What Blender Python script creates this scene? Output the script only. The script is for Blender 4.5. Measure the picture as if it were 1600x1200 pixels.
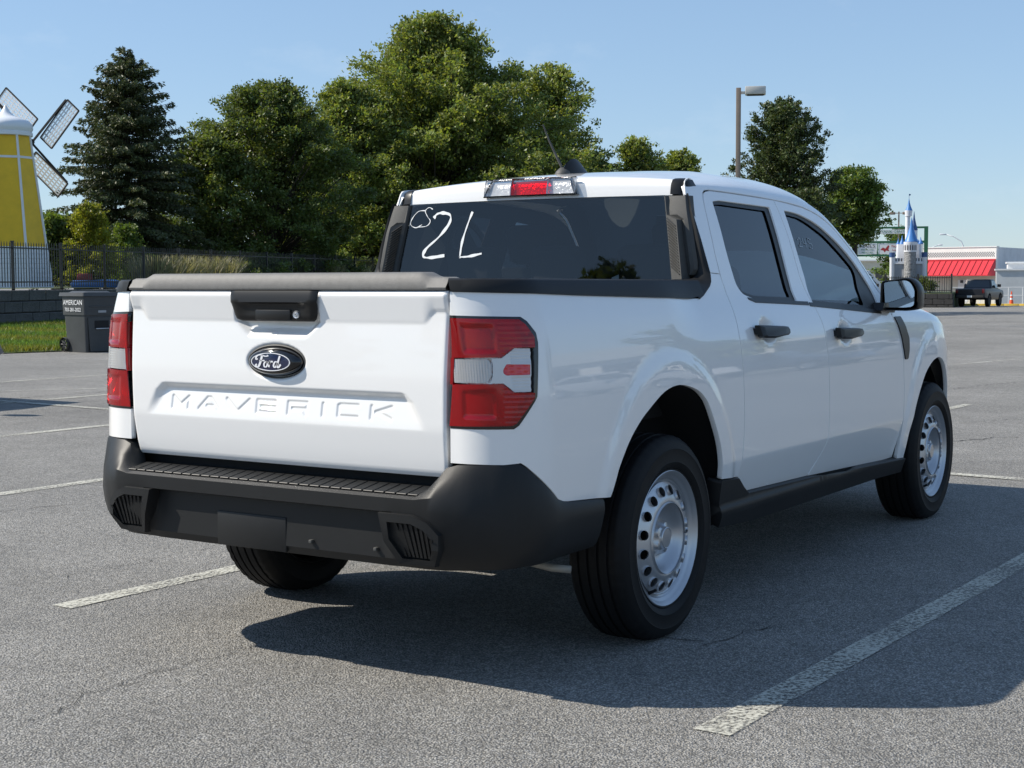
import bpy, bmesh, math, random
import numpy as np
from mathutils import Vector, Matrix, Quaternion
from mathutils.geometry import delaunay_2d_cdt

for o in list(bpy.data.objects): bpy.data.objects.remove(o, do_unlink=True)
scene = bpy.context.scene
COL = scene.collection
PI = math.pi

# ------------------------------------------------------------------ camera
CAM = Vector((-4.6147, -3.1931, 1.2468))
YAW, PITCH, ROLL, FPX = 0.567402, -0.069618, -0.00367, 2326.2
_f = Vector((math.cos(PITCH)*math.cos(YAW), math.cos(PITCH)*math.sin(YAW), math.sin(PITCH)))
_r = Vector((math.sin(YAW), -math.cos(YAW), 0.0)); _u = _r.cross(_f)
_R = math.cos(ROLL)*_r + math.sin(ROLL)*_u; _U = -math.sin(ROLL)*_r + math.cos(ROLL)*_u
cd = bpy.data.cameras.new('camera'); cam = bpy.data.objects.new('camera', cd); COL.objects.link(cam)
cd.sensor_width = 36.0; cd.lens = FPX/1600*36.0; cd.clip_start = 0.05; cd.clip_end = 3000
M = Matrix((( _R.x, _U.x, -_f.x, CAM.x), (_R.y, _U.y, -_f.y, CAM.y), (_R.z, _U.z, -_f.z, CAM.z), (0,0,0,1)))
cam.matrix_world = M
scene.camera = cam

# ------------------------------------------------------------------ light
SUN = Vector((-0.52, 1.0, 1.0)).normalized()          # direction towards the sun
sun_el = math.asin(SUN.z)
world = bpy.data.worlds.new('World'); scene.world = world; world.use_nodes = True
wn = world.node_tree.nodes; wl = world.node_tree.links; wn.clear()
sky = wn.new('ShaderNodeTexSky'); sky.sky_type = 'NISHITA'; sky.sun_disc = False
sky.sun_elevation = sun_el; sky.sun_rotation = math.atan2(SUN.x, SUN.y)
sky.air_density = 1.0; sky.dust_density = .1; sky.ozone_density = 4.0; sky.altitude = 50
bg = wn.new('ShaderNodeBackground'); bg.inputs['Strength'].default_value = 0.108
wo = wn.new('ShaderNodeOutputWorld')
wl.new(bg.outputs[0], wo.inputs[0])
# thin cirrus streaks high in the sky
tc = wn.new('ShaderNodeTexCoord'); mp = wn.new('ShaderNodeMapping'); mp.inputs['Scale'].default_value = (2.2, 5.0, 9.0); mp.inputs['Rotation'].default_value = (0.2, 0.1, 0.5); mp.inputs['Location'].default_value = (1.7, .4, .3)
nz = wn.new('ShaderNodeTexNoise'); nz.inputs['Scale'].default_value = 1.6; nz.inputs['Detail'].default_value = 7; nz.inputs['Roughness'].default_value = .62
rp = wn.new('ShaderNodeValToRGB'); rp.color_ramp.elements[0].position = .56; rp.color_ramp.elements[1].position = .80
rp.color_ramp.elements[1].color = (.20, .20, .20, 1)
mx = wn.new('ShaderNodeMix'); mx.data_type = 'RGBA'
mx.inputs['B'].default_value = (4.6, 5.0, 5.4, 1)
wl.new(tc.outputs['Generated'], mp.inputs[0]); wl.new(mp.outputs[0], nz.inputs['Vector']); wl.new(nz.outputs[0], rp.inputs[0])
wl.new(rp.outputs[0], mx.inputs['Factor']); 
gmm = wn.new('ShaderNodeGamma'); gmm.inputs[1].default_value = .57
tnt = wn.new('ShaderNodeMix'); tnt.data_type = 'RGBA'; tnt.blend_type = 'MULTIPLY'; tnt.inputs['Factor'].default_value = 1; tnt.inputs['B'].default_value = (1.14, 1.34, 1.57, 1)
wl.new(sky.outputs[0], gmm.inputs[0]); wl.new(gmm.outputs[0], tnt.inputs['A']); wl.new(tnt.outputs['Result'], mx.inputs['A']); wl.new(mx.outputs['Result'], bg.inputs[0])

sd = bpy.data.lights.new('sun', 'SUN'); sd.energy = 3.65; sd.angle = math.radians(.53); sd.color = (1.0, .93, .82)
so = bpy.data.objects.new('sun', sd); COL.objects.link(so)
so.rotation_euler = SUN.to_track_quat('Z', 'Y').to_euler(); so.location = (0, 0, 60)

scene.view_settings.view_transform = 'Standard'; scene.view_settings.look = 'None'
scene.view_settings.gamma = 1.0; scene.view_settings.exposure = 0.80
scene.view_settings.use_curve_mapping = False
scene.render.engine = 'CYCLES'
scene.cycles.max_bounces = 8; scene.cycles.transparent_max_bounces = 16

# ------------------------------------------------------------------ pixel helpers (photograph 1600 x 1200)
def ray(px, py):
    return _f + _R*((px-800)/FPX) + _U*((600-py)/FPX)
def at(px, py, depth):
    return CAM + ray(px, py)*depth
def sstep(a, b, x):
    t = min(1.0, max(0.0, (x-a)/(b-a))); return t*t*(3-2*t)
def gz(x, y):
    """height of the lot: level round the truck, falling gently towards the far shops"""
    p = Vector((x-CAM.x, y-CAM.y, 0)); d = p.x*math.cos(YAW)+p.y*math.sin(YAW); r = p.x*_r.x+p.y*_r.y
    if d <= 14: return 0.0
    w = sstep(.02, .22, r/d)
    t = min(d, 125)-14
    return -.0079*w*(t*t/(t+6))
def gpix(px, py, dz=0.0):
    d = ray(px, py); t = (dz-CAM.z)/d.z
    for i in range(30):
        p = CAM+d*t; t = (gz(p.x, p.y)+dz-CAM.z)/d.z
    return CAM+d*t
def ground_at(px, depth, dz=0.0):
    p = at(px, 440, depth); return Vector((p.x, p.y, gz(p.x, p.y)+dz))

# ------------------------------------------------------------------ materials
def new_mat(name):
    m = bpy.data.materials.new(name); m.use_nodes = True
    return m, m.node_tree.nodes, m.node_tree.links, m.node_tree.nodes['Principled BSDF']
def pm(name, color, rough=.5, metal=0.0, coat=0.0, spec=.5, bump=None, var=None, trans=0.0, coat_rough=.03):
    """bump=(scale, strength, distance)  var=(scale, amount): light colour noise"""
    m, n, l, b = new_mat(name)
    b.inputs['Base Color'].default_value = (*color, 1); b.inputs['Roughness'].default_value = rough
    b.inputs['Metallic'].default_value = metal; b.inputs['Coat Weight'].default_value = coat
    b.inputs['Coat Roughness'].default_value = coat_rough
    b.inputs['Specular IOR Level'].default_value = spec
    if trans: b.inputs['Transmission Weight'].default_value = trans
    if bump or var:
        t = n.new('ShaderNodeTexCoord')
    if bump:
        k = n.new('ShaderNodeTexNoise'); k.inputs['Scale'].default_value = bump[0]; k.inputs['Detail'].default_value = 4
        bp = n.new('ShaderNodeBump'); bp.inputs['Strength'].default_value = bump[1]; bp.inputs['Distance'].default_value = bump[2]
        l.new(t.outputs['Object'], k.inputs['Vector']); l.new(k.outputs[0], bp.inputs['Height']); l.new(bp.outputs[0], b.inputs['Normal'])
    if var:
        k = n.new('ShaderNodeTexNoise'); k.inputs['Scale'].default_value = var[0]; k.inputs['Detail'].default_value = 5; k.inputs['Roughness'].default_value = .65
        r = n.new('ShaderNodeMapRange'); r.inputs['From Min'].default_value = .25; r.inputs['From Max'].default_value = .75
        r.inputs['To Min'].default_value = 1-var[1]; r.inputs['To Max'].default_value = 1+var[1]
        mm = n.new('ShaderNodeMix'); mm.data_type = 'RGBA'; mm.blend_type = 'MULTIPLY'; mm.inputs['Factor'].default_value = 1
        mm.inputs['A'].default_value = (*color, 1)
        l.new(t.outputs['Object'], k.inputs['Vector']); l.new(k.outputs[0], r.inputs[0]); l.new(r.outputs[0], mm.inputs['B']); l.new(mm.outputs['Result'], b.inputs['Base Color'])
    return m
def glassmat(name, tint, ior=1.5, spec=1.0):
    m, n, l, b = new_mat(name); n.remove(b); out = n['Material Output']
    tr = n.new('ShaderNodeBsdfTransparent'); tr.inputs[0].default_value = (*tint, 1)
    gl = n.new('ShaderNodeBsdfGlossy'); gl.inputs['Roughness'].default_value = .015; gl.inputs[0].default_value = (spec, spec, spec, 1)
    fr = n.new('ShaderNodeFresnel'); fr.inputs[0].default_value = ior
    mxs = n.new('ShaderNodeMixShader'); l.new(fr.outputs[0], mxs.inputs[0]); l.new(tr.outputs[0], mxs.inputs[1]); l.new(gl.outputs[0], mxs.inputs[2])
    l.new(mxs.outputs[0], out.inputs[0]); return m
def lensmat(name, tint, base):
    """coloured lamp plastic: partly clear, partly scattering, glossy skin"""
    m, n, l, b = new_mat(name); out = n['Material Output']
    b.inputs['Base Color'].default_value = (*base, 1); b.inputs['Roughness'].default_value = .08; b.inputs['Coat Weight'].default_value = 0
    tr = n.new('ShaderNodeBsdfTransparent'); tr.inputs[0].default_value = (*tint, 1)
    gl = n.new('ShaderNodeBsdfGlossy'); gl.inputs['Roughness'].default_value = .03
    fr = n.new('ShaderNodeFresnel'); fr.inputs[0].default_value = 1.38
    m1 = n.new('ShaderNodeMixShader'); m1.inputs[0].default_value = .55 if base[1] < .1 else .62
    m2 = n.new('ShaderNodeMixShader')
    l.new(tr.outputs[0], m1.inputs[1]); l.new(b.outputs[0], m1.inputs[2]); l.new(fr.outputs[0], m2.inputs[0]); l.new(m1.outputs[0], m2.inputs[1]); l.new(gl.outputs[0], m2.inputs[2])
    l.new(m2.outputs[0], out.inputs[0]); return m
MT = {}
MT['paint'] = pm('white_paint', (.84, .835, .82), .30, coat=1.0, coat_rough=.02)
MT['trim'] = pm('black_plastic', (.013, .0135, .014), .50, spec=.28, bump=(900, .12, .001), var=(6, .12))
MT['bumper'] = pm('bumper_plastic', (.0145, .015, .0155), .46, spec=.28, bump=(700, .15, .001), var=(5, .12))
MT['captrim'] = pm('grey_textured_plastic', (.15, .147, .14), .62, bump=(420, .35, .002), var=(40, .14))
MT['podtrim'] = pm('grey_trim_plastic', (.060, .060, .057), .6, bump=(420, .3, .002), var=(30, .12))
MT['dark'] = pm('dark_underbody', (.008, .008, .009), .8)
MT['rubber'] = pm('tyre_rubber', (.0085, .0085, .009), .62, spec=.22, bump=(160, .12, .002), var=(12, .2))
MT['steel'] = pm('silver_wheel_paint', (.52, .53, .55), .34, metal=.75, var=(9, .05))
MT['chrome'] = pm('bright_metal', (.75, .76, .78), .18, metal=1.0, bump=(60, .08, .002))
MT['hubcap'] = pm('silver_plastic', (.50, .51, .53), .3, metal=.8)
MT['glass_dark'] = glassmat('privacy_glass', (.12, .135, .145), 1.62)
MT['glass_rear'] = glassmat('rear_privacy_glass', (.46, .49, .50), 1.62)
MT['glass_clear'] = glassmat('door_glass', (.66, .74, .73), 1.5)
MT['gloss_black'] = pm('gloss_black', (.006, .006, .007), .08, coat=.5)
MT['satin_black'] = pm('satin_black', (.014, .014, .014), .36, spec=.32)
MT['redlens'] = lensmat('red_lens', (.95, .006, .020), (.44, .001, .006))
MT['clearlens'] = lensmat('clear_lens', (.86, .87, .88), (.60, .61, .62))
MT['reflector'] = pm('lamp_reflector', (.80, .80, .82), .25, metal=1.0, bump=(70, .9, .006))
MT['whitepl'] = pm('pale_lamp_plastic', (.62, .63, .63), .25, coat=.6)
MT['redrefl'] = pm('red_reflector', (.62, .008, .02), .15, coat=1.0, bump=(300, .4, .002))
MT['blue'] = pm('emblem_blue', (.006, .012, .055), .2, coat=1.0)
MT['white'] = pm('emblem_white', (.82, .82, .84), .3)
MT['chalk'] = pm('window_marker', (.85, .87, .88), .7)
MT['chalk_thin'] = pm('faint_window_marker', (.42, .47, .50), .8)
MT['seat'] = pm('seat_fabric', (.035, .036, .04), .85, bump=(300, .3, .002))
MT['dash'] = pm('dashboard_plastic', (.03, .03, .033), .55)
MT['mirror'] = pm('mirror_glass', (.75, .78, .80), .01, metal=1.0)
MT['pipe'] = pm('exhaust_steel', (.30, .28, .24), .6, metal=.2, var=(20, .2))

# ------------------------------------------------------------------ object helpers
def props(o, label=None, cat=None, group=None, kind=None):
    if label: o['label'] = label
    if cat: o['category'] = cat
    if group: o['group'] = group
    if kind: o['kind'] = kind
    return o
def empty(name, loc, label, cat, group=None, rz=0.0):
    o = bpy.data.objects.new(name, None); COL.objects.link(o); o.location = loc; o.rotation_euler = (0, 0, rz)
    o.empty_display_size = .2
    return props(o, label, cat, group)
def link(name, mesh, parent=None, loc=None):
    o = bpy.data.objects.new(name, mesh); COL.objects.link(o)
    if parent is not None: o.parent = parent
    if loc is not None: o.location = loc
    return o
def setmats(me, mats):
    for m in (mats if isinstance(mats, (list, tuple)) else [mats]): me.materials.append(m)
def raw(name, verts, faces, mats, parent=None, smooth=False, normals=None, midx=None):
    me = bpy.data.meshes.new(name); me.from_pydata([tuple(v) for v in verts], [], faces); setmats(me, mats)
    if midx is not None: me.polygons.foreach_set('material_index', midx)
    if smooth: me.polygons.foreach_set('use_smooth', [True]*len(me.polygons))
    me.update()
    if normals is not None: me.normals_split_custom_set_from_vertices([tuple(n) for n in normals])
    return link(name, me, parent)
def frombm(name, bm, mats, parent=None, smooth=False, loc=None, sharp=None):
    bmesh.ops.recalc_face_normals(bm, faces=bm.faces[:])
    me = bpy.data.meshes.new(name); bm.to_mesh(me); bm.free(); setmats(me, mats)
    if smooth:
        me.polygons.foreach_set('use_smooth', [True]*len(me.polygons))
        if sharp is not None: me.set_sharp_from_angle(angle=math.radians(sharp))
    me.update(); return link(name, me, parent, loc)
def bm_box(bm, lo, hi, bev=0.0, seg=2, mat=None):
    g = bmesh.ops.create_cube(bm, size=1.0); vs = g['verts']
    for v in vs:
        v.co = Vector([lo[i]+(v.co[i]+.5)*(hi[i]-lo[i]) for i in range(3)])
        if mat is not None: v.co = mat @ v.co
    if bev > 0:
        es = list({e for v in vs for e in v.link_edges})
        bmesh.ops.bevel(bm, geom=es, offset=bev, segments=seg, affect='EDGES', profile=.5)
def box(name, lo, hi, mat, parent=None, bev=0.0, seg=2, mx=None):
    bm = bmesh.new(); bm_box(bm, lo, hi, bev, seg, mx)
    return frombm(name, bm, mat, parent, smooth=bev > 0, sharp=40)
def bm_tube(bm, p0, p1, r0, r1=None, n=10, cap=True):
    r1 = r0 if r1 is None else r1; p0 = Vector(p0); p1 = Vector(p1); d = (p1-p0).normalized()
    a = d.orthogonal().normalized(); b = d.cross(a)
    A = []; B = []
    for i in range(n):
        t = 2*PI*i/n; w = a*math.cos(t)+b*math.sin(t)
        A.append(bm.verts.new(p0+w*r0)); B.append(bm.verts.new(p1+w*r1))
    for i in range(n): bm.faces.new((A[i], A[(i+1) % n], B[(i+1) % n], B[i]))
    if cap: bm.faces.new(A[::-1]); bm.faces.new(B)
def bm_path(bm, pts, r, n=8, cap=True):
    pts = [Vector(p) for p in pts]; rings = []
    ref = None
    for i, p in enumerate(pts):
        d = (pts[min(i+1, len(pts)-1)]-pts[max(i-1, 0)]).normalized()
        if ref is None: ref = d.orthogonal().normalized()
        a = (ref-d*ref.dot(d)).normalized(); ref = a; b = d.cross(a)
        rr = r[i] if isinstance(r, (list, tuple)) else r
        rings.append([bm.verts.new(p+(a*math.cos(2*PI*k/n)+b*math.sin(2*PI*k/n))*rr) for k in range(n)])
    for A, B in zip(rings, rings[1:]):
        for i in range(n): bm.faces.new((A[i], A[(i+1) % n], B[(i+1) % n], B[i]))
    if cap: bm.faces.new(rings[0][::-1]); bm.faces.new(rings[-1])
def bm_lathe(bm, prof, n=32, mat=None, close=False):
    """prof: (r, z) revolved about z"""
    rings = []
    for r, z in prof:
        ring = []
        for i in range(n):
            t = 2*PI*i/n; v = Vector((r*math.cos(t), r*math.sin(t), z))
            ring.append(bm.verts.new(mat @ v if mat is not None else v))
        rings.append(ring)
    if close: rings.append(rings[0])
    for A, B in zip(rings, rings[1:]):
        for i in range(n): bm.faces.new((A[i], A[(i+1) % n], B[(i+1) % n], B[i]))
    return rings
def bm_prism(bm, poly, lo, hi, axis=1, bev=0.0, fn=None):
    """poly in the two other axes, extruded along axis"""
    def mk(p, h):
        c = [0, 0, 0]; o = [i for i in range(3) if i != axis]
        c[o[0]] = p[0]; c[o[1]] = p[1]; c[axis] = h
        v = Vector(c); return fn(v) if fn else v
    A = [bm.verts.new(mk(p, lo)) for p in poly]; B = [bm.verts.new(mk(p, hi)) for p in poly]; n = len(poly)
    fs = [bm.faces.new(A), bm.faces.new(B[::-1])]
    for i in range(n): fs.append(bm.faces.new((A[i], B[i], B[(i+1) % n], A[(i+1) % n])))
    if bev > 0:
        es = [e for e in fs[0].edges]+[e for e in fs[1].edges]
        bmesh.ops.bevel(bm, geom=es, offset=bev, segments=2, affect='EDGES', profile=.5)
def textmesh(name, body, size, mat, parent, mw, extrude=.001, align='CENTER', spacing=1.0, shear=0.0, xscale=1.0):
    cu = bpy.data.curves.new(name, 'FONT'); cu.body = body; cu.size = size; cu.extrude = extrude; cu.align_x = align; cu.align_y = 'CENTER'
    cu.space_character = spacing; cu.shear = shear; cu.resolution_u = 3
    t = bpy.data.objects.new('tmp', cu); COL.objects.link(t)
    dg = bpy.context.evaluated_depsgraph_get(); me = bpy.data.meshes.new_from_object(t.evaluated_get(dg))
    bpy.data.objects.remove(t, do_unlink=True); bpy.data.curves.remove(cu)
    me.name = name; me.materials.clear(); me.materials.append(mat)
    me.transform(mw @ Matrix.Diagonal((xscale, 1, 1, 1)))
    return link(name, me, parent)
def pip(poly, pts):
    """points inside polygon (numpy)"""
    x, y = pts[:, 0], pts[:, 1]; c = np.zeros(len(pts), bool); n = len(poly)
    for i in range(n):
        x1, y1 = poly[i]; x2, y2 = poly[(i+1) % n]
        if y1 == y2: continue
        k = ((y1 > y) != (y2 > y)) & (x < (x2-x1)*(y-y1)/(y2-y1)+x1); c ^= k
    return c
def resample(poly, step, closed=True):
    out = []; n = len(poly)
    for i in range(n if closed else n-1):
        a = poly[i]; b = poly[(i+1) % n]; L = math.hypot(b[0]-a[0], b[1]-a[1]); k = max(1, int(L/step+.5))
        for j in range(k): out.append((a[0]+(b[0]-a[0])*j/k, a[1]+(b[1]-a[1])*j/k))
    if not closed: out.append(tuple(poly[-1]))
    return out
def spline(pts, n=6, closed=False):
    """Catmull-Rom through 2D points"""
    P = [Vector(p) for p in pts]; out = []; m = len(P)
    for i in range(m if closed else m-1):
        p0 = P[(i-1) % m] if closed or i > 0 else P[0]*2-P[1]; p1 = P[i]; p2 = P[(i+1) % m]
        p3 = P[(i+2) % m] if closed or i+2 < m else P[-1]*2-P[-2]
        for k in range(n):
            t = k/n
            out.append(tuple(.5*((2*p1)+(p2-p0)*t+(2*p0-5*p1+4*p2-p3)*t*t+(3*p1-p0-3*p2+p3)*t**3)))
    if not closed: out.append(tuple(P[-1]))
    return out
def rounded(poly, rad, n=4):
    """round the corners of a polygon; rad may be one number or one per corner"""
    out = []; m = len(poly)
    for i in range(m):
        r = rad[i] if isinstance(rad, (list, tuple)) else rad
        p = Vector(poly[i]); a = Vector(poly[i-1])-p; b = Vector(poly[(i+1) % m])-p
        if r <= 0: out.append(tuple(p)); continue
        d = min(r, a.length*.45, b.length*.45); A = p+a.normalized()*d; B = p+b.normalized()*d
        for k in range(n+1):
            t = k/n; out.append(tuple(A*(1-t)**2+p*2*t*(1-t)+B*t*t))
    return out
def panel(name, outline, P, mat, parent, s=1, holes=(), step=.03, edge=.02, flange=.02, h=.006, flange_holes=True):
    """sheet over the parametric surface P(u,v) inside outline; edges are turned inwards by flange; s=-1 mirrors it to the far side"""
    outl = resample(outline, edge); hl = [resample(q, edge) for q in holes]
    pts = list(outl); edges = []; loops = []
    idx = list(range(len(outl))); loops.append(idx); edges += [(idx[i], idx[(i+1) % len(idx)]) for i in range(len(idx))]
    for q in hl:
        b = len(pts); pts += q; idx = list(range(b, b+len(q))); loops.append(idx); edges += [(idx[i], idx[(i+1) % len(idx)]) for i in range(len(idx))]
    bd = np.array(pts)
    x0, y0 = bd.min(0); x1, y1 = bd.max(0)
    gx = np.arange(x0+step*.5, x1, step); gy = np.arange(y0+step*.5, y1, step)
    if len(gx) and len(gy):
        g = np.array([(a+(step*.25 if j % 2 else -step*.25), b) for j, b in enumerate(gy) for a in gx])
        k = pip(outl, g)
        for q in hl: k &= ~pip(q, g)
        g = g[k]
        if len(g):
            dm = np.full(len(g), 1e9)
            for c in range(0, len(bd), 64): dm = np.minimum(dm, np.sqrt(((g[:, None, :]-bd[None, c:c+64, :])**2).sum(2)).min(1))
            g = g[dm > step*.4]
            pts += [tuple(p) for p in g]
    r = delaunay_2d_cdt([Vector(p) for p in pts], edges, [], 0, 1e-6)
    vs = [tuple(v) for v in r[0]]; va = np.array(vs); fs = [f for f in r[2]]
    ce = np.array([va[list(f)].mean(0) for f in fs]); k = pip(outl, ce)
    for q in hl: k &= ~pip(q, ce)
    fs = [list(f) for f, kk in zip(fs, k) if kk]
    # orig index -> output vertex
    omap = {}
    for i, src in enumerate(r[3]):
        for q in src: omap[q] = i
    V = []; N = []
    def nrm(u, v):
        a = Vector(P(u+h, v))-Vector(P(u-h, v)); b = Vector(P(u, v+h))-Vector(P(u, v-h)); n = a.cross(b)
        return n.normalized() if n.length > 1e-12 else Vector((0, -1, 0))
    for (u, v) in vs:
        V.append(Vector(P(u, v))); N.append(nrm(u, v))
    # orient triangles with the normal
    for f in fs:
        a, b, c = V[f[0]], V[f[1]], V[f[2]]
        if (b-a).cross(c-a).dot(N[f[0]]) < 0: f.reverse()
    nn = len(V)
    if flange:
        for li, lp in enumerate(loops):
            if li and not flange_holes: continue
            ids = [omap[i] for i in lp if i in omap]; m = len(ids); base = len(V)
            ctr = sum((V[i] for i in ids), Vector())/m
            area = sum(pts[lp[i]][0]*pts[lp[(i+1) % len(lp)]][1]-pts[lp[(i+1) % len(lp)]][0]*pts[lp[i]][1] for i in range(len(lp)))
            sg = (1 if area > 0 else -1)*(1 if li == 0 else -1)
            for j in range(m):
                i = ids[j]; t = (V[ids[(j+1) % m]]-V[ids[j-1]]); o = t.cross(N[i])*sg
                o = o.normalized() if o.length > 1e-9 else N[i]
                V.append(V[i].copy()); N.append((o*.8+N[i]*.6).normalized()); V.append(V[i]-N[i]*flange); N.append(o)
            for j in range(m):
                a = base+2*j; b = base+2*((j+1) % m)
                f = [a, b, b+1, a+1]
                n0 = (V[b]-V[a]).cross(V[b+1]-V[a])
                if n0.dot(N[a+1]) < 0: f.reverse()
                fs.append(f)
    if s < 0:
        V = [Vector((p.x, -p.y, p.z)) for p in V]; N = [Vector((p.x, -p.y, p.z)) for p in N]; fs = [f[::-1] for f in fs]
    return raw(name, V, fs, mat, parent, smooth=True, normals=N)
def grid(name, rows, mat, parent=None, smooth=True, closed=False, sharp=None):
    """rows of points -> quad sheet"""
    bm = bmesh.new(); R = [[bm.verts.new(Vector(p)) for p in r] for r in rows]
    for A, B in zip(R, R[1:]):
        n = len(A)
        for i in range(n if closed else n-1):
            try: bm.faces.new((A[i], A[(i+1) % n], B[(i+1) % n], B[i]))
            except ValueError: pass
    bmesh.ops.remove_doubles(bm, verts=bm.verts[:], dist=1e-5)
    return frombm(name, bm, mat, parent, smooth, sharp=sharp)
# ================================================================== ground
def asphalt():
    m, n, l, b = new_mat('asphalt')
    g = n.new('ShaderNodeNewGeometry'); pos = g.outputs['Position']
    def noise(sc, det=4, rough=.6):
        k = n.new('ShaderNodeTexNoise'); k.inputs['Scale'].default_value = sc; k.inputs['Detail'].default_value = det; k.inputs['Roughness'].default_value = rough
        l.new(pos, k.inputs['Vector']); return k.outputs[0]
    def rng(src, a, b_, c, d):
        k = n.new('ShaderNodeMapRange'); k.inputs['From Min'].default_value = a; k.inputs['From Max'].default_value = b_; k.inputs['To Min'].default_value = c; k.inputs['To Max'].default_value = d
        l.new(src, k.inputs[0]); return k.outputs[0]
    def mul(a, b_):
        k = n.new('ShaderNodeMath'); k.operation = 'MULTIPLY'; l.new(a, k.inputs[0]); l.new(b_, k.inputs[1]); return k.outputs[0]
    vo = n.new('ShaderNodeTexVoronoi'); vo.inputs['Scale'].default_value = 155; l.new(pos, vo.inputs['Vector'])
    sep = n.new('ShaderNodeSeparateColor'); l.new(vo.outputs['Color'], sep.inputs[0])
    stone = rng(sep.outputs[0], 0, 1, .62, 1.42)
    vd = rng(vo.outputs['Distance'], .25, .62, 1.0, .46)          # dark binder between the stones
    patch = rng(noise(.45, 5), .3, .72, .80, 1.16); mid = rng(noise(3.3, 5), .3, .7, .90, 1.10); fine = rng(noise(26, 3), .3, .7, .84, 1.16)
    stain = rng(noise(1.15, 6, .7), .60, .74, 1.0, .84)
    v = mul(mul(mul(stone, vd), mul(patch, mid)), mul(fine, stain))
    hue = rng(sep.outputs[1], 0, 1, 0, 1)
    mc = n.new('ShaderNodeMix'); mc.data_type = 'RGBA'; mc.inputs['A'].default_value = (.300, .300, .294, 1); mc.inputs['B'].default_value = (.372, .352, .312, 1); l.new(hue, mc.inputs['Factor'])
    m2 = n.new('ShaderNodeMix'); m2.data_type = 'RGBA'; m2.blend_type = 'MULTIPLY'; m2.inputs['Factor'].default_value = 1; l.new(mc.outputs['Result'], m2.inputs['A']); l.new(v, m2.inputs['B'])
    l.new(m2.outputs['Result'], b.inputs['Base Color']); b.inputs['Roughness'].default_value = .82; b.inputs['Specular IOR Level'].default_value = .35
    bp = n.new('ShaderNodeBump'); bp.inputs['Strength'].default_value = .85; bp.inputs['Distance'].default_value = .006; bp.invert = True
    l.new(vo.outputs['Distance'], bp.inputs['Height'])
    bp2 = n.new('ShaderNodeBump'); bp2.inputs['Strength'].default_value = .5; bp2.inputs['Distance'].default_value = .006; l.new(noise(45, 4), bp2.inputs['Height']); l.new(bp.outputs[0], bp2.inputs['Normal'])
    l.new(bp2.outputs[0], b.inputs['Normal'])
    return m
MT['asphalt'] = asphalt()
def worn(name, col, lo, hi, sc=70):
    """worn road paint: flakes off in spots between the stones"""
    m, n, l, b = new_mat(name); out = n['Material Output']
    g = n.new('ShaderNodeNewGeometry'); k = n.new('ShaderNodeTexNoise'); k.inputs['Scale'].default_value = sc; k.inputs['Detail'].default_value = 5; k.inputs['Roughness'].default_value = .7
    k2 = n.new('ShaderNodeTexNoise'); k2.inputs['Scale'].default_value = 2.5; k2.inputs['Detail'].default_value = 3
    l.new(g.outputs['Position'], k.inputs['Vector']); l.new(g.outputs['Position'], k2.inputs['Vector'])
    ad = n.new('ShaderNodeMath'); ad.operation = 'MULTIPLY_ADD'; ad.inputs[1].default_value = .35; l.new(k2.outputs[0], ad.inputs[0]); l.new(k.outputs[0], ad.inputs[2])
    r = n.new('ShaderNodeMapRange'); r.inputs['From Min'].default_value = lo; r.inputs['From Max'].default_value = hi; l.new(ad.outputs[0], r.inputs[0])
    b.inputs['Base Color'].default_value = (*col, 1); b.inputs['Roughness'].default_value = .75
    tr = n.new('ShaderNodeBsdfTransparent'); mxs = n.new('ShaderNodeMixShader'); l.new(r.outputs[0], mxs.inputs[0]); l.new(tr.outputs[0], mxs.inputs[1]); l.new(b.outputs[0], mxs.inputs[2]); l.new(mxs.outputs[0], out.inputs[0])
    bp = n.new('ShaderNodeBump'); bp.inputs['Strength'].default_value = .4; bp.inputs['Distance'].default_value = .004; l.new(k.outputs[0], bp.inputs['Height']); l.new(bp.outputs[0], b.inputs['Normal'])
    return m
MT['line'] = worn('worn_line_paint', (.50, .49, .42), .56, .74)
MT['line2'] = worn('faded_line_paint', (.46, .45, .40), .58, .78)
MT['crack'] = pm('crack_shadow', (.030, .029, .027), .95)
MT['seam'] = worn('tar_seam', (.05, .05, .05), .52, .70, 40)
def av(segs):
    out = []
    for a, b, d in segs:
        n = max(1, int(round((b-a)/d))); out += [a+(b-a)*i/n for i in range(n)]
    return out+[segs[-1][1]]
gxv = av([(-900,-100,100),(-100,-10,15),(-10,10,2),(10,140,2.5),(140,300,20),(300,1500,150)])
gyv = av([(-900,-100,100),(-100,-10,15),(-10,60,2.5),(60,140,8),(140,300,20),(300,1500,150)])
V = [(x, y, gz(x, y)) for y in gyv for x in gxv]; nx = len(gxv)
F = [(j*nx+i, j*nx+i+1, (j+1)*nx+i+1, (j+1)*nx+i) for j in range(len(gyv)-1) for i in range(nx-1)]
LOT = raw('parking_lot', V, F, MT['asphalt'], smooth=True); props(LOT, kind='structure')
rl = random.Random(3)
def paint_strip(name, a, b, w, mat, parent=LOT, dz=.004, step=.8, ragged=.004):
    a = Vector((a[0], a[1])); b = Vector((b[0], b[1])); L = (b-a).length; n = max(1, int(L/step)); d = (b-a).normalized(); nn = Vector((-d.y, d.x)); V = []; F = []
    for i in range(n+1):
        p = a+(b-a)*(i/n)
        for sg in (-1, 1):
            q = p+nn*sg*(w/2+rl.uniform(-ragged, ragged)); V.append((q.x, q.y, gz(q.x, q.y)+dz))
        if i: k = 2*i; F.append((k-2, k-1, k+1, k))
    return raw(name, V, F, mat, parent)
SL = -.036
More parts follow.
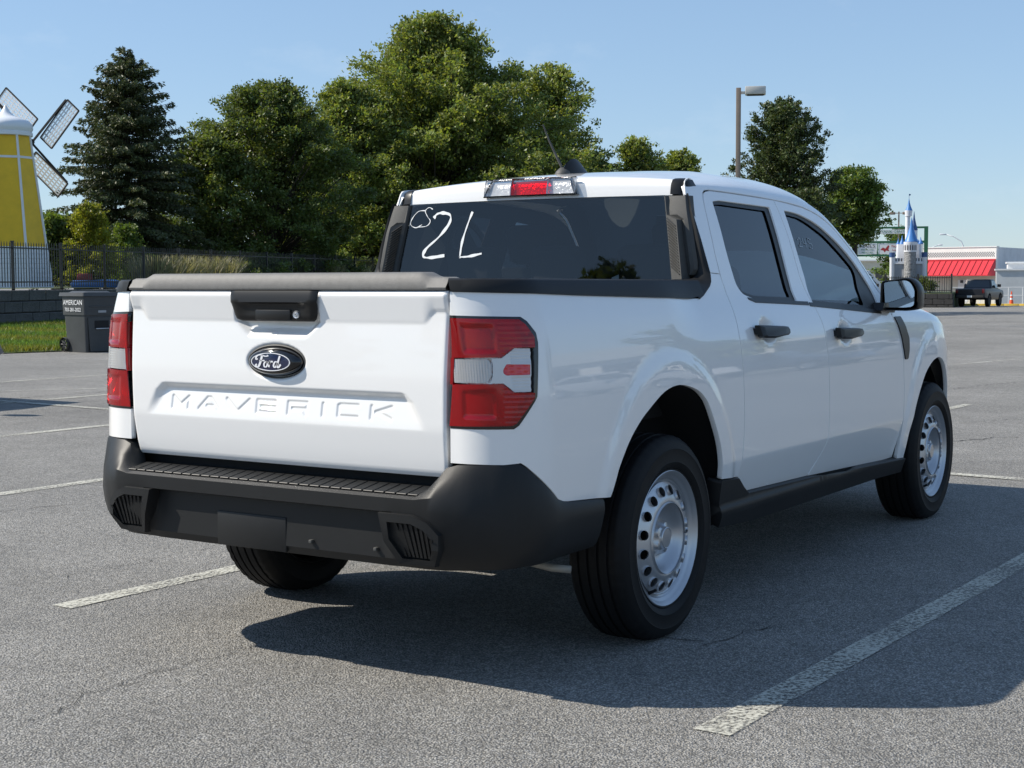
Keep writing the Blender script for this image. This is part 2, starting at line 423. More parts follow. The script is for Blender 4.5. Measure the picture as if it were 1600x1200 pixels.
for k in range(-2, 7):
    y0 = -1.525+2.79*k
    if k == 6: continue
    paint_strip('stall_line', (-.79 if k else -.93, y0+.033), (4.72+.05*k, y0+SL*4.72), .108, MT['line'], step=.25)
    paint_strip('stall_line', (4.80+.05*k, y0+SL*4.8), (10.25, y0+SL*10.2), .10, MT['line'], step=.6)
paint_strip('head_line', (4.62-.30, -7.2), (5.62, 9.7), .10, MT['line'], dz=.0075, step=.5)
for k in range(-3, 6):
    y0 = 3.55+2.79*k
    paint_strip('stall_line', (17.4+.06*k, y0-.35), (22.6+.06*k, y0-.35-.85), .11, MT['line2'], step=1)
for a, b in (((-30, 565.5), (137, 560.5)), ((1455, 503), (1532, 504.5)), ((-20, 612), (172, 607))):
    p = gpix(*a); q = gpix(*b); paint_strip('stall_line', (p.x, p.y), (q.x, q.y), .11, MT['line2'], step=1)
def crack(pts, w=.006, seed=1, mat='crack', wob=.02):
    r = random.Random(seed); P_ = []
    for a, b in zip(pts, pts[1:]):
        a = Vector(a); b = Vector(b); n = max(2, int((b-a).length/.035))
        for i in range(n): P_.append(a+(b-a)*(i/n)+Vector((r.gauss(0, wob*.35), r.gauss(0, wob))))
    V = []; F = []
    for i, p in enumerate(P_):
        a = P_[max(0, i-1)]; b = P_[min(len(P_)-1, i+1)]; d = (b-a).normalized(); nn = Vector((-d.y, d.x)); ww = w*r.uniform(.15, 1.0)
        for sg in (-1, 1): q = p+nn*sg*ww/2; V.append((q.x, q.y, .003))
        if i: k = 2*i; F.append((k-2, k-1, k+1, k))
    return raw('crack', V, F, MT[mat], LOT)
g2 = lambda l: [(gpix(*p).x, gpix(*p).y) for p in l]
crack(g2([(45, 1130), (120, 1095), (210, 1062), (300, 1035), (365, 1018), (420, 1002)]), .005, 1)
crack(g2([(180, 1070), (240, 1052), (300, 1040)]), .005, 5)
crack(g2([(0, 916), (90, 903), (190, 884), (330, 855)]), .004, 2)
crack(g2([(1100, 1010), (1180, 985), (1230, 978)]), .008, 4, wob=.01)
crack(g2([(1000, 985), (1060, 1000), (1120, 1003)]), .009, 6, wob=.01)
crack(g2([(1490, 690), (1560, 684), (1600, 683)]), .02, 7); crack(g2([(1480, 610), (1540, 603), (1600, 598)]), .02, 8); crack(g2([(1500, 660), (1600, 655)]), .012, 9)
crack(g2([(0, 625), (80, 618), (170, 612)]), .02, 10); crack(g2([(0, 800), (90, 790), (160, 786)]), .008, 11)
# grass verge between the lot and the retaining wall
def wl_pt(px):
    """retaining wall line: (right, depth) in front of the camera -> world xy"""
    k = (px-800)/FPX; d = (13.1+.2464*38)/(.2464-k) if False else (-13.1-.2464*38)/(k-.2464)
    p = CAM+_f*0; fh = Vector((math.cos(YAW), math.sin(YAW), 0)); return CAM.xy.to_3d()+fh*d+_r*(k*d), d
# ================================================================== verge, terrace, wall and fence on the left
rg = np.random.default_rng(7)
def foliage_mat(name, col, var=.45, trans=.36, yellow=(1.15, 1.0, .6)):
    m, n, l, b = new_mat(name); out = n['Material Output']
    at_ = n.new('ShaderNodeAttribute'); at_.attribute_name = 'tint'
    mm = n.new('ShaderNodeMix'); mm.data_type = 'RGBA'; mm.blend_type = 'MULTIPLY'; mm.inputs['Factor'].default_value = 1; mm.inputs['A'].default_value = (*col, 1)
    l.new(at_.outputs['Color'], mm.inputs['B']); l.new(mm.outputs['Result'], b.inputs['Base Color']); b.inputs['Roughness'].default_value = .48; b.inputs['Specular IOR Level'].default_value = .4
    tl = n.new('ShaderNodeBsdfTranslucent'); m3 = n.new('ShaderNodeMix'); m3.data_type = 'RGBA'; m3.blend_type = 'MULTIPLY'; m3.inputs['Factor'].default_value = 1; m3.inputs['B'].default_value = (1.5, 1.5, .55, 1)
    l.new(mm.outputs['Result'], m3.inputs['A']); l.new(m3.outputs['Result'], tl.inputs[0])
    mxs = n.new('ShaderNodeMixShader'); mxs.inputs[0].default_value = trans; l.new(b.outputs[0], mxs.inputs[1]); l.new(tl.outputs[0], mxs.inputs[2]); l.new(mxs.outputs[0], out.inputs[0])
    return m
MT['maple'] = foliage_mat('maple_leaves', (.180, .222, .066))
MT['darkleaf'] = foliage_mat('dark_tree_leaves', (.112, .150, .048))
MT['spruce'] = foliage_mat('spruce_needles', (.074, .094, .040), trans=.12)
MT['cedar'] = foliage_mat('cedar_foliage', (.070, .098, .036), trans=.2)
MT['golden'] = foliage_mat('golden_arborvitae', (.22, .24, .035))
MT['shrub'] = foliage_mat('shrub_leaves', (.110, .165, .040))
MT['bamboo'] = foliage_mat('reed_leaves', (.115, .165, .050))
MT['palegrass'] = foliage_mat('ornamental_grass_blades', (.30, .28, .20), trans=.35)
MT['grassblade'] = foliage_mat('lawn_blades', (.125, .170, .040), trans=.35)
MT['bark'] = pm('bark', (.070, .056, .044), .9, bump=(14, .9, .03), var=(10, .3))
MT['soil'] = pm('lawn_soil', (.060, .095, .022), .95, var=(2.0, .3))
MT['terrace'] = pm('terrace_turf', (.055, .075, .024), .95, var=(.8, .3))
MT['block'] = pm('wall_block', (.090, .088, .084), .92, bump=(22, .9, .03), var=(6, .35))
MT['fence'] = pm('black_fence_paint', (.014, .015, .015), .42)

def leafmesh(name, C, size, mat, parent, aspect=.55, up=.25, direc=None, droop=0.0, tint=None, kind='stuff', fold=True):
    """many single leaves: diamond faces at centres C"""
    N = len(C); r = rg
    a = r.normal(size=(N, 3))
    if direc is not None: a = direc+a*.45
    a[:, 2] -= droop; a /= np.linalg.norm(a, axis=1)[:, None]
    nn = r.normal(size=(N, 3)); nn[:, 2] += up*3
    b = np.cross(a, nn); b /= np.linalg.norm(b, axis=1)[:, None]+1e-9
    s = (size*r.uniform(.65, 1.35, N))[:, None]
    P0 = C-a*s*.5; P2 = C+a*s*.5; w = b*s*aspect*.5; nz = np.cross(a, b)
    P1 = C+w+nz*s*.08; P3 = C-w+nz*s*.08
    V = np.stack([P0, P1, P2, P3], 1).reshape(-1, 3)
    me = bpy.data.meshes.new(name); me.vertices.add(4*N); me.vertices.foreach_set('co', V.ravel().astype(np.float32))
    me.loops.add(4*N); me.loops.foreach_set('vertex_index', np.arange(4*N, dtype=np.int32))
    me.polygons.add(N); me.polygons.foreach_set('loop_start', np.arange(0, 4*N, 4, dtype=np.int32)); me.polygons.foreach_set('loop_total', np.full(N, 4, np.int32))
    me.update(calc_edges=True)
    t = tint if tint is not None else np.ones((N, 3))
    t = t*r.uniform(.72, 1.28, (N, 1))*np.array([1, 1, 1])+0
    t = t*np.stack([r.uniform(.85, 1.2, N), np.ones(N), r.uniform(.75, 1.15, N)], 1)
    col = np.concatenate([np.repeat(t, 4, 0), np.ones((4*N, 1))], 1).astype(np.float32)
    ca = me.color_attributes.new('tint', 'FLOAT_COLOR', 'POINT'); ca.data.foreach_set('color', col.ravel())
    me.materials.append(mat); o = link(name, me, parent)
    return o
def limb_mesh(name, limbs, parent, n=6):
    bm = bmesh.new()
    for pts, rad in limbs: bm_path(bm, pts, rad, n)
    return frombm(name, bm, MT['bark'], parent, smooth=True)
def deciduous(name, base, H, env, label, mat, nb=70, ncl=13, nl=34, leaf=.13, bough=1.2, group=None, trunk=.16, spread=.30, uptilt=.35, seed=0, cat='tree', lean=(0, 0), low=.10, gap=.0, clus=.20):
    """env: list of (height fraction, radius in m)"""
    r = np.random.default_rng(seed); random.seed(seed)
    t = empty(name, base, label, cat, group)
    hf = [e[0] for e in env]; er = [e[1] for e in env]
    limbs = [([(0, 0, -.2), (0, 0, H*.18), (lean[0]*.3, lean[1]*.3, H*.45), (lean[0]*.7, lean[1]*.7, H*.75), (lean[0], lean[1], H*.96)], [trunk*1.25, trunk, trunk*.8, trunk*.42, trunk*.08])]
    C = []; D = []; T = []
    for i in range(nb):
        f = low+(.985-low)*((i+.5)/nb)**.85; az = i*2.39996+r.normal()*.3; R = np.interp(f, hf, er)*r.uniform(.60, 1.20)
        if r.random() < .28: R *= r.uniform(.35, .7)
        hz = f*H; lx, ly = lean[0]*f, lean[1]*f
        tip = np.array([lx+R*math.cos(az), ly+R*math.sin(az), hz])
        d = np.array([math.cos(az), math.sin(az), uptilt+.9*max(0, f-.55)+r.normal()*.18]); 
        if f > .93: d = np.array([d[0]*.4, d[1]*.4, 1.2])
        d /= np.linalg.norm(d); L = bough*r.uniform(.7, 1.35)
        L = min(L, max(.5, R*1.1+.3))
        root = tip-d*L
        st = np.array([lx*.6, ly*.6, max(H*.12, hz-R*.75-.2)])
        limbs.append(([st, st*.45+root*.55+np.array([0, 0, .12]), root, tip-d*L*.2], [trunk*.32, trunk*.2, trunk*.12, .012]))
        bt = r.uniform(.8, 1.2)
        for k in range(ncl):
            q = r.random()**.8; wd = spread*L*(1.1-.85*q); c = root+d*L*q+r.normal(size=3)*np.array([wd, wd, wd*.55])
            n = max(4, int(nl*(1.15-.7*q)*r.uniform(.6, 1.4)))
            sg = clus*(1.15-.5*q)
            C.append(c+r.normal(size=(n, 3))*np.array([sg, sg, sg*.62])); D.append(np.tile(d, (n, 1))); T.append(np.full((n, 3), bt*r.uniform(.85, 1.15)))
    C = np.concatenate(C); D = np.concatenate(D); T = np.concatenate(T)
    C[:, 2] = np.maximum(C[:, 2], .15)
    limb_mesh('trunk', limbs, t); o = leafmesh('crown', C, leaf, mat, t, direc=D*.5, up=.5, droop=.1, tint=T); 
    return t
def tree_at(px, top_py, depth, zb):
    p = at(px, 440, depth); H = at(px, top_py, depth).z-zb; return Vector((p.x, p.y, zb)), H
def spruce(name, base, H, R, label, seed=1, nl=70, mat='spruce', whorl=.30, droop=.55, leaf=.13, group=None, trunk=.16, cat='tree', pw=.82, per=(6, 9)):
    r = np.random.default_rng(seed); t = empty(name, base, label, cat, group)
    limbs = [([(0, 0, -.2), (0, 0, H*.5), (0, 0, H)], [trunk, trunk*.6, .015])]; C = []; D = []; T = []
    z = .35
    while z < H*.985:
        f = z/H; Rr = R*(1-f)**pw*(.62+.38*min(1, f*6+.3))
        nb = int(r.integers(*per)); a0 = r.random()*7
        for i in range(nb):
            az = a0+2*PI*i/nb+r.normal()*.18; L = max(.18, Rr*r.uniform(.72, 1.15)); dr = droop*(1-f*1.1)
            h = np.array([math.cos(az), math.sin(az), 0]); zz = z+r.normal()*.12
            pts = [np.array([0, 0, zz])+h*L*q+np.array([0, 0, L*(.18*q-dr*q*q+.28*max(0, q-.6)**1.4)]) for q in (0, .25, .5, .75, 1.0)]
            limbs.append((pts, [.03*(1-f)+.012, .025*(1-f)+.01, .02*(1-f)+.006, .010, .005]))
            nsp = max(3, int(L*9)); bt = r.uniform(.75, 1.25)
            for k in range(nsp):
                q = .12+.88*(k+r.random())/nsp; i0 = min(3, int(q*4)); ff = q*4-i0; p = pts[i0]*(1-ff)+pts[i0+1]*ff
                side = np.cross(h, [0, 0, 1.0])*(1 if k % 2 else -1); ln = (.16+.30*(1-q))*min(1.2, L)
                n = int(nl*.22*(.6+ln)); u_ = r.random(n)
                sp = p+side*ln*u_[:, None]+h*(.25*ln*u_)[:, None]; sp[:, 2] -= u_*ln*(.55*max(0, droop)+.1)+r.random(n)*.16*droop
                sp += r.normal(size=(n, 3))*.035; C.append(sp); D.append(np.tile(side*.5+h*.6+np.array([0, 0, -.7*droop+.25*(f > .75)]), (n, 1))); T.append(np.full((n, 3), bt))
        z += whorl*(.75+.5*r.random())*(1-.35*f)
    limb_mesh('trunk', limbs, t, 5); leafmesh('crown', np.concatenate(C), leaf, MT[mat], t, aspect=.34, direc=np.concatenate(D), up=.1, tint=np.concatenate(T)); return t

# --- verge
e0, e1 = gpix(0, 553), gpix(105, 549); ed = (e1-e0); ed.z = 0; ed.normalize()
def edge_pt(t): return e0+ed*t
VZ = lambda f: .015+.15*f
rows = []
for t in np.linspace(-14, 26, 41):
    a = edge_pt(t); 
    # matching wall point
    k = (a-CAM); d_ = k.x*math.cos(YAW)+k.y*math.sin(YAW); rr_ = k.x*_r.x+k.y*_r.y
    px = 800+FPX*rr_/d_; px = max(-500, min(760, px*1.0)); w_, dd = wl_pt(px)
    rows.append([(a.x+(w_.x-a.x)*f, a.y+(w_.y-a.y)*f, VZ(f)) for f in np.linspace(0, 1, 7)])
VERGE = grid('grass_verge', rows, MT['soil']); props(VERGE, kind='structure')
# blades of grass on the part the lot can see
N = 52000; f = rg.random(N)**1.25; tt = rg.uniform(-4.5, 5.5, N); idx = (tt+14)/(40/40)
R0 = np.array([r_[0] for r_ in rows]); R1 = np.array([r_[-1] for r_ in rows]); i0 = np.floor(idx).astype(int); fr_ = (idx-i0)[:, None]
pa = R0[i0]*(1-fr_)+R0[i0+1]*fr_; pb = R1[i0]*(1-fr_)+R1[i0+1]*fr_
C = pa+(pb-pa)*f[:, None]; C[:, 2] = .015+.15*f+.045; C[:, :2] += rg.normal(size=(N, 2))*.05
tn = .8+.5*rg.random((N, 1))*np.ones((1, 3)); tn[:, 0] *= 1+.25*np.sin(C[:, 0]*1.7+C[:, 1]*.6)
go = leafmesh('lawn_grass', C, .11, MT['grassblade'], None, aspect=.16, direc=np.tile([0, 0, 1.6], (N, 1)), up=0, tint=tn)
props(go, 'short green mown grass on the verge below the block wall', 'grass', kind='stuff')

# --- block retaining wall
WT = 1.05
fh = Vector((math.cos(YAW), math.sin(YAW), 0))
w0, _ = wl_pt(-140); w1, _ = wl_pt(640); wdir = (w1-w0); WLEN = wdir.length; wdir.normalize(); wn_ = Vector((wdir.y, -wdir.x, 0)); 
if wn_.dot(CAM-w0) < 0: wn_ = -wn_
WALL = empty('retaining_wall', (w0.x, w0.y, 0), 'low dark grey block retaining wall behind the lawn', 'wall', rz=math.atan2(wdir.y, wdir.x))
sy = -1 if (Matrix.Rotation(math.atan2(wdir.y, wdir.x), 3, 'Z') @ Vector((0, 1, 0))).dot(wn_) < 0 else 1
box('wall_core', (0, min(-sy*.02, -sy*.5), .05), (WLEN, max(-sy*.02, -sy*.5), WT-.03), MT['block'], WALL)
rb = random.Random(4); bmeshes = []
for v in range(5):
    bm = bmesh.new(); bm_box(bm, (.006, -.15, .005), (.81-.006, .15, .285), .018, 1)
    for q in bm.verts: q.co += Vector((rb.uniform(-.005, .005), rb.uniform(-.012, .012), rb.uniform(-.004, .004)))
    o = frombm('block', bm, MT['block'], None); bmeshes.append(o.data); bpy.data.objects.remove(o)
vis = 16.0
for c in range(3):
    k = 0; x = -.4*(c % 2)
    while x < vis:
        o = link('block', bmeshes[rb.randrange(5)], WALL, (x, sy*(.02-.045*c)+sy*.03, .15+c*.30)); x += .81
    box('wall_course', (vis+.4, min(sy*.0, sy*.14)-.0, .15+c*.30), (WLEN, max(0, sy*.14), .15+c*.30+.285), MT['block'], WALL, .01)
# terrace behind the wall
q = []
tp = [w0-wn_*.1, w1-wn_*.1, ground_at(610, 130), ground_at(-500, 130), at(-900, 440, 60)]
TER = raw('terrace', [(p.x, p.y, WT+.02) for p in tp], [tuple(range(len(tp)))], MT['terrace']); props(TER, kind='structure')
# --- picket fence on the terrace
fo = w0-wn_*.35
FENCE = empty('picket_fence', (fo.x, fo.y, WT+.02), 'black metal picket fence running along the top of the block wall before the trees', 'fence', rz=math.atan2(wdir.y, wdir.x))
bm = bmesh.new(); bm_box(bm, (-.009, -.009, .05), (.009, .009, 1.20)); 
bm_tube(bm, (0, 0, 1.20), (0, 0, 1.25), .011, .001, 4); pk = frombm('picket', bm, MT['fence'], FENCE); pkm = pk.data
bm = bmesh.new(); bm_box(bm, (-.032, -.032, -.1), (.032, .032, 1.24)); bm_box(bm, (-.04, -.04, 1.24), (.04, .04, 1.262)); po = frombm('post', bm, MT['fence'], FENCE); pom = po.data
step_ = WLEN/296; k = 0; x = 0.0
sp_post = 2.4; npx = 0
pk.location = (step_, 0, 0); po.location = (0, 0, 0)
for k in range(2, 296):
    link('picket', pkm, FENCE, (k*step_, 0, 0))
for k in range(1, int(WLEN/sp_post)+1): link('post', pom, FENCE, (k*sp_post+.05, 0, 0))
for z in (.16, 1.06): box('rail', (0, -.016, z), (WLEN, .016, z+.034), MT['fence'], FENCE)

# ================================================================== trees and shrubs
b, H = tree_at(203, 82, 57, WT)
spruce('spruce_tree', b, H, 3.7, 'tall dark spruce with drooping branches behind the picket fence beside the windmill', 3, nl=110, pw=.60, whorl=.26, leaf=.15)
b, H = tree_at(258, 268, 66, WT); spruce('spruce_tree', b, H, 2.0, 'small dark spruce in the gap between the tall spruce and the broad trees', 9, nl=50)
b, H = tree_at(120, 330, 74, WT); spruce('spruce_tree', b, H, 2.6, 'low dark spruce behind the windmill sails', 19, nl=50)
b, H = tree_at(428, 124, 63, WT)
deciduous('shade_tree', b, H, [(0, 2.6), (.1, 3.4), (.3, 4.0), (.55, 3.7), (.75, 3.0), (.9, 2.0), (1, .7)], 'dark leafy tree between the spruce and the tall maple', MT['darkleaf'], nb=250, ncl=16, nl=34, leaf=.145, bough=1.0, seed=21, uptilt=.15)
b, H = tree_at(325, 205, 60, WT)
deciduous('shade_tree', b, H, [(0, 1.7), (.15, 2.2), (.4, 2.3), (.7, 1.9), (.9, 1.2), (1, .4)], 'smaller dark leafy tree right beside the tall spruce', MT['darkleaf'], nb=110, ncl=13, nl=28, leaf=.15, bough=.9, seed=22, uptilt=.15)
b, H = tree_at(680, 24, 82, WT)
deciduous('maple_tree', b, H, [(0, 7.4), (.1, 8.8), (.3, 9.3), (.45, 8.8), (.56, 7.9), (.68, 6.1), (.79, 4.2), (.9, 2.7), (1, 1.0)], 'tallest broad green maple behind the truck cab', MT['maple'], nb=560, ncl=18, nl=40, leaf=.20, bough=3.0, seed=5, uptilt=.55, trunk=.30, spread=.24, clus=.26)
b, H = tree_at(548, 128, 76, WT)
deciduous('maple_tree', b, H, [(0, 3.4), (.15, 4.6), (.35, 4.8), (.55, 4.2), (.75, 3.0), (.9, 1.7), (1, .5)], 'mid height maple filling the gap between the dark tree and the tallest maple', MT['maple'], nb=230, ncl=15, nl=34, leaf=.19, bough=2.2, seed=15, uptilt=.5, spread=.24, clus=.24)
b, H = tree_at(862, 98, 86, WT)
deciduous('maple_tree', b, H, [(0, 3.0), (.2, 3.9), (.5, 4.4), (.72, 3.6), (.88, 2.3), (1, .6)], 'open airy maple leaning out right of the tallest maple', MT['maple'], nb=150, ncl=14, nl=28, leaf=.20, bough=2.7, seed=6, uptilt=.5, spread=.20, clus=.24)
b, H = tree_at(995, 212, 88, .4)
deciduous('pale_green_tree', b, H, [(0, 2.2), (.2, 3.4), (.5, 3.2), (.75, 2.0), (1, .4)], 'pointed green tree rising behind the truck roof', MT['maple'], nb=130, ncl=12, nl=24, leaf=.21, bough=1.6, seed=7, uptilt=.5)
b, H = tree_at(1062, 232, 90, .3)
deciduous('pale_green_tree', b, H, [(0, 2.2), (.2, 3.2), (.5, 3.0), (.8, 1.9), (1, .6)], 'rounded green tree behind the truck roof nearer the lamp post', MT['maple'], nb=110, ncl=12, nl=24, leaf=.21, bough=1.5, seed=8, uptilt=.4)
b, H = tree_at(925, 236, 84, .5)
deciduous('pale_green_tree', b, H, [(0, 2.2), (.2, 3.0), (.5, 2.9), (.8, 1.9), (1, .6)], 'low green tree behind the roof antenna', MT['darkleaf'], nb=90, ncl=12, nl=24, leaf=.21, bough=1.5, seed=18, uptilt=.4)
b, H = tree_at(1222, 150, 70, -.2)
deciduous('cedar_tree', b, H, [(0, 2.8), (.15, 3.7), (.35, 3.5), (.55, 2.8), (.75, 2.1), (.9, 1.4), (1, .5)], 'dark ragged cedar behind the cab beside the lamp post', MT['cedar'], nb=230, ncl=15, nl=34, leaf=.13, bough=1.5, seed=11, uptilt=.6, spread=.20, clus=.13)
b, H = tree_at(1258, 290, 66, -.2)
deciduous('cedar_tree', b, H, [(0, 1.2), (.2, 1.5), (.5, 1.5), (.8, 1.1), (1, .4)], 'lower dark cedar bough mass under the ragged cedar', MT['cedar'], nb=100, ncl=14, nl=30, leaf=.13, bough=.9, seed=12, uptilt=.4, clus=.14)
b, H = tree_at(1335, 258, 74, -.3)
deciduous('linden_tree', b, H, [(0, .3), (.45, .5), (.56, 1.2), (.7, 1.6), (.85, 1.4), (1, .5)], 'round bright green tree between the dark cedar and the castle', MT['shrub'], nb=120, ncl=13, nl=28, leaf=.17, bough=.95, seed=13, uptilt=.25, low=.50)
b, H = tree_at(1405, 352, 150, -.8)
deciduous('pale_green_tree', b, H, [(0, 1.0), (.3, 2.6), (.6, 2.8), (.85, 1.6), (1, .5)], 'distant green tree seen through the green sign frame', MT['shrub'], nb=40, ncl=12, nl=18, leaf=.30, bough=1.2, seed=14)
b, H = tree_at(1452, 396, 160, -.8)
deciduous('pale_green_tree', b, H, [(0, 1.0), (.3, 1.6), (.6, 1.7), (.85, 1.0), (1, .3)], 'distant small tree right of the green sign post', MT['shrub'], nb=24, ncl=12, nl=16, leaf=.28, bough=1.0, seed=24)
b, H = tree_at(1606, 388, 170, -.8)
deciduous('pale_green_tree', b, H, [(0, 1.0), (.3, 2.0), (.6, 2.0), (.85, 1.2), (1, .3)], 'distant dark tree beyond the end of the shop', MT['darkleaf'], nb=30, ncl=12, nl=16, leaf=.3, bough=1.0, seed=25)
# shrubs by the windmill
b, H = tree_at(142, 312, 50.5, WT)
deciduous('golden_shrub', b, H, [(0, 1.1), (.2, 1.2), (.5, 1.05), (.75, .75), (.92, .4), (1, .15)], 'golden yellow conical shrub behind the fence by the windmill', MT['golden'], nb=90, ncl=10, nl=26, leaf=.085, bough=.45, seed=31, uptilt=.9, trunk=.05, cat='shrub', clus=.09, low=.03)
b, H = tree_at(82, 328, 51, WT)
deciduous('reed_clump', b, H, [(0, .7), (.3, .95), (.6, 1.0), (.85, .75), (1, .3)], 'pale green reedy clump between the windmill and the golden shrub', MT['bamboo'], nb=50, ncl=9, nl=26, leaf=.16, bough=.6, seed=32, uptilt=1.4, trunk=.04, cat='shrub', clus=.12, low=.05)
b, H = tree_at(200, 345, 53, WT)
deciduous('leafy_shrub', b, H, [(0, .8), (.3, 1.0), (.6, 1.0), (.85, .7), (1, .2)], 'broad leaved green shrub right of the golden shrub', MT['shrub'], nb=36, ncl=9, nl=18, leaf=.12, bough=.55, seed=33, trunk=.04, cat='shrub', clus=.11, low=.05)
for i, (px, top, dp) in enumerate([(px, tp, 22.46/(.2464-(px-800)/FPX)+2.6) for px, tp in ((372, 402), (412, 398), (450, 400), (492, 402), (535, 405), (575, 402))]):
    b, H = tree_at(px, top, dp, WT)
    deciduous('dark_shrub', b, H, [(0, .9), (.3, 1.3), (.7, 1.1), (1, .4)], ['first','second','third','fourth','fifth','sixth'][i]+' low dark green shrub from the windmill in the shade behind the fence', MT['darkleaf'], nb=36, ncl=10, nl=20, leaf=.13, bough=.6, seed=40+i, trunk=.04, cat='shrub', group='dark shrubs under the trees', clus=.13, low=.04)
def blades(name, base, Hh, n, rad, mat, label, cat, group=None, seed=0):
    t = empty(name, base, label, cat, group); r = np.random.default_rng(seed); V = []; F = []; 
    for i in range(n):
        a = r.random()*7; q = rad*math.sqrt(r.random()); p = np.array([q*math.cos(a), q*math.sin(a), 0]); o = np.array([math.cos(a), math.sin(a), 0])*r.uniform(.1, .45)*Hh; h = Hh*r.uniform(.7, 1.1); w = np.array([-math.sin(a*3), math.cos(a*3), 0])*.011
        k = len(V)
        for f_, ws in ((0, 1), (.5, 1), (.85, .7), (1, .1)):
            c = p+o*f_**2+np.array([0, 0, h*(f_-.12*f_**3)]); V += [tuple(c-w*ws), tuple(c+w*ws)]
        F += [(k, k+1, k+3, k+2), (k+2, k+3, k+5, k+4), (k+4, k+5, k+7, k+6)]
    o = raw('blades', V, F, mat, t); ca = o.data.color_attributes.new('tint', 'FLOAT_COLOR', 'POINT')
    c = np.ones((len(V), 4), np.float32); c[:, :3] = np.repeat(r.uniform(.6, 1.25, (n, 1)), 8, 0); ca.data.foreach_set('color', c.ravel()); return t
for i, (px, dp) in enumerate([(px, 22.46/(.2464-(px-800)/FPX)+1.5) for px in (238, 258, 280, 300, 322, 346, 512, 556)]):
    p = at(px, 440, dp); blades('ornamental_grass', (p.x, p.y, WT), 1.15 if i < 6 else 1.0, 420, .55, MT['palegrass'], 'clump of pale tan ornamental grass behind the picket fence', 'grass clump', 'ornamental grass clumps behind the fence', i)
# ================================================================== the white pickup truck
TR = empty('pickup_truck', (0, 0, 0), 'white crew cab pickup truck with black bumper and steel wheels, parked between stall lines', 'pickup truck')
PZ = [.20,.30,.40,.50,.565,.60,.70,.80,.90,1.0,1.06,1.12,1.17,1.20,1.30,1.45,1.60,1.66,1.75]
PY = [.846,.860,.879,.898,.9085,.910,.912,.911,.908,.900,.893,.882,.866,.855,.822,.772,.712,.684,.640]
def pchip(X, Y):
    n = len(X); hh = [X[i+1]-X[i] for i in range(n-1)]; d = [(Y[i+1]-Y[i])/hh[i] for i in range(n-1)]
    m = [d[0]]+[0.5*(d[i-1]+d[i]) for i in range(1, n-1)]+[d[-1]]
    for i in range(n-1):
        if d[i] == 0: m[i] = m[i+1] = 0.0
        else:
            for q in (i, i+1):
                if m[q]*d[i] < 0: m[q] = 0.0
                elif abs(m[q]) > 3*abs(d[i]): m[q] = 3*d[i]
    def f(x):
        if x <= X[0]: return Y[0]+m[0]*(x-X[0])
        if x >= X[-1]: return Y[-1]+m[-1]*(x-X[-1])
        i = 0
        while x > X[i+1]: i += 1
        t = (x-X[i])/hh[i]; a = t*t*t; b = t*t
        return (2*a-3*b+1)*Y[i]+(a-2*b+t)*hh[i]*m[i]+(3*b-2*a)*Y[i+1]+(a-b)*hh[i]*m[i+1]
    return f
prof = pchip(PZ, PY)
prof0 = prof
def prof(v, u=-9.0):
    """half width; the cab (u > .3) sits inboard of the bed sides above the belt"""
    return prof0(v)-.038*sstep(1.0, 1.22, v)*sstep(.02, .34, u)
def rep(p):
    """carry an outline point of the bed-wide section along its sight line onto the narrower cab"""
    u, v = p
    if u < .03 or v < 1.0: return (u, v)
    P0 = Vector((u, -prof0(v), v)); d = P0-CAM; lo, hi = 1.0, 1.10
    for i in range(40):
        m_ = (lo+hi)/2; q = CAM+d*m_
        if -q.y > prof(q.z, q.x): lo = m_
        else: hi = m_
    q = CAM+d*lo; return (q.x, q.z)
def reps(pl): return [rep(p) for p in pl]
def pushy(P_, dy):
    """move a near-side point along its sight line until it lies dy further inboard"""
    P_ = Vector(P_); d = P_-CAM; return P_+d*(dy/d.y)
UC, RC = -.79, .21
def sideP(u, v, off=0.0):
    pv = prof(v, u)
    if u >= UC: return (u, -(pv+off), v)
    th = (UC-u)/RC
    if th <= PI/2: return (UC-(RC+off)*math.sin(th), -(pv-RC+(RC+off)*math.cos(th)), v)
    return (UC-RC-off, -(pv-RC-(th-PI/2)*RC), v)
def uend(v): return -1.12-(prof(v)-.878)+.004
def flare(u, v, xc, amp=.010):
    e = math.hypot((u-xc)/.45, (v-.36)/.525)
    f = amp*(1-sstep(1.13, 1.26, e))
    return f
def taper(u): return -.36*max(0, u-3.02)**2 if u < 4.2 else 0
HAND = reps([(.868, 1.046), (1.728, 1.012)])
def doorOff(u, v):
    o = 0.0
    if v < .562: o -= (.562-v)*.10
    for a, b in HAND:
        d = math.hypot((u-a)/.085, (v-b)/.056)
        if d < 1: o -= .022*(1-d*d)**1.5
    o -= .006*math.exp(-((v-1.145)/.02)**2)*0
    return o
bedP = lambda u, v: sideP(u, v, flare(u, v, 0))
doorP = lambda u, v: sideP(u, v, doorOff(u, v)+flare(u, v, 0)*.6)
fendP = lambda u, v: sideP(u, v, flare(u, v, 3.076)+taper(u))
def offP(o): return lambda u, v: sideP(u, v, o)

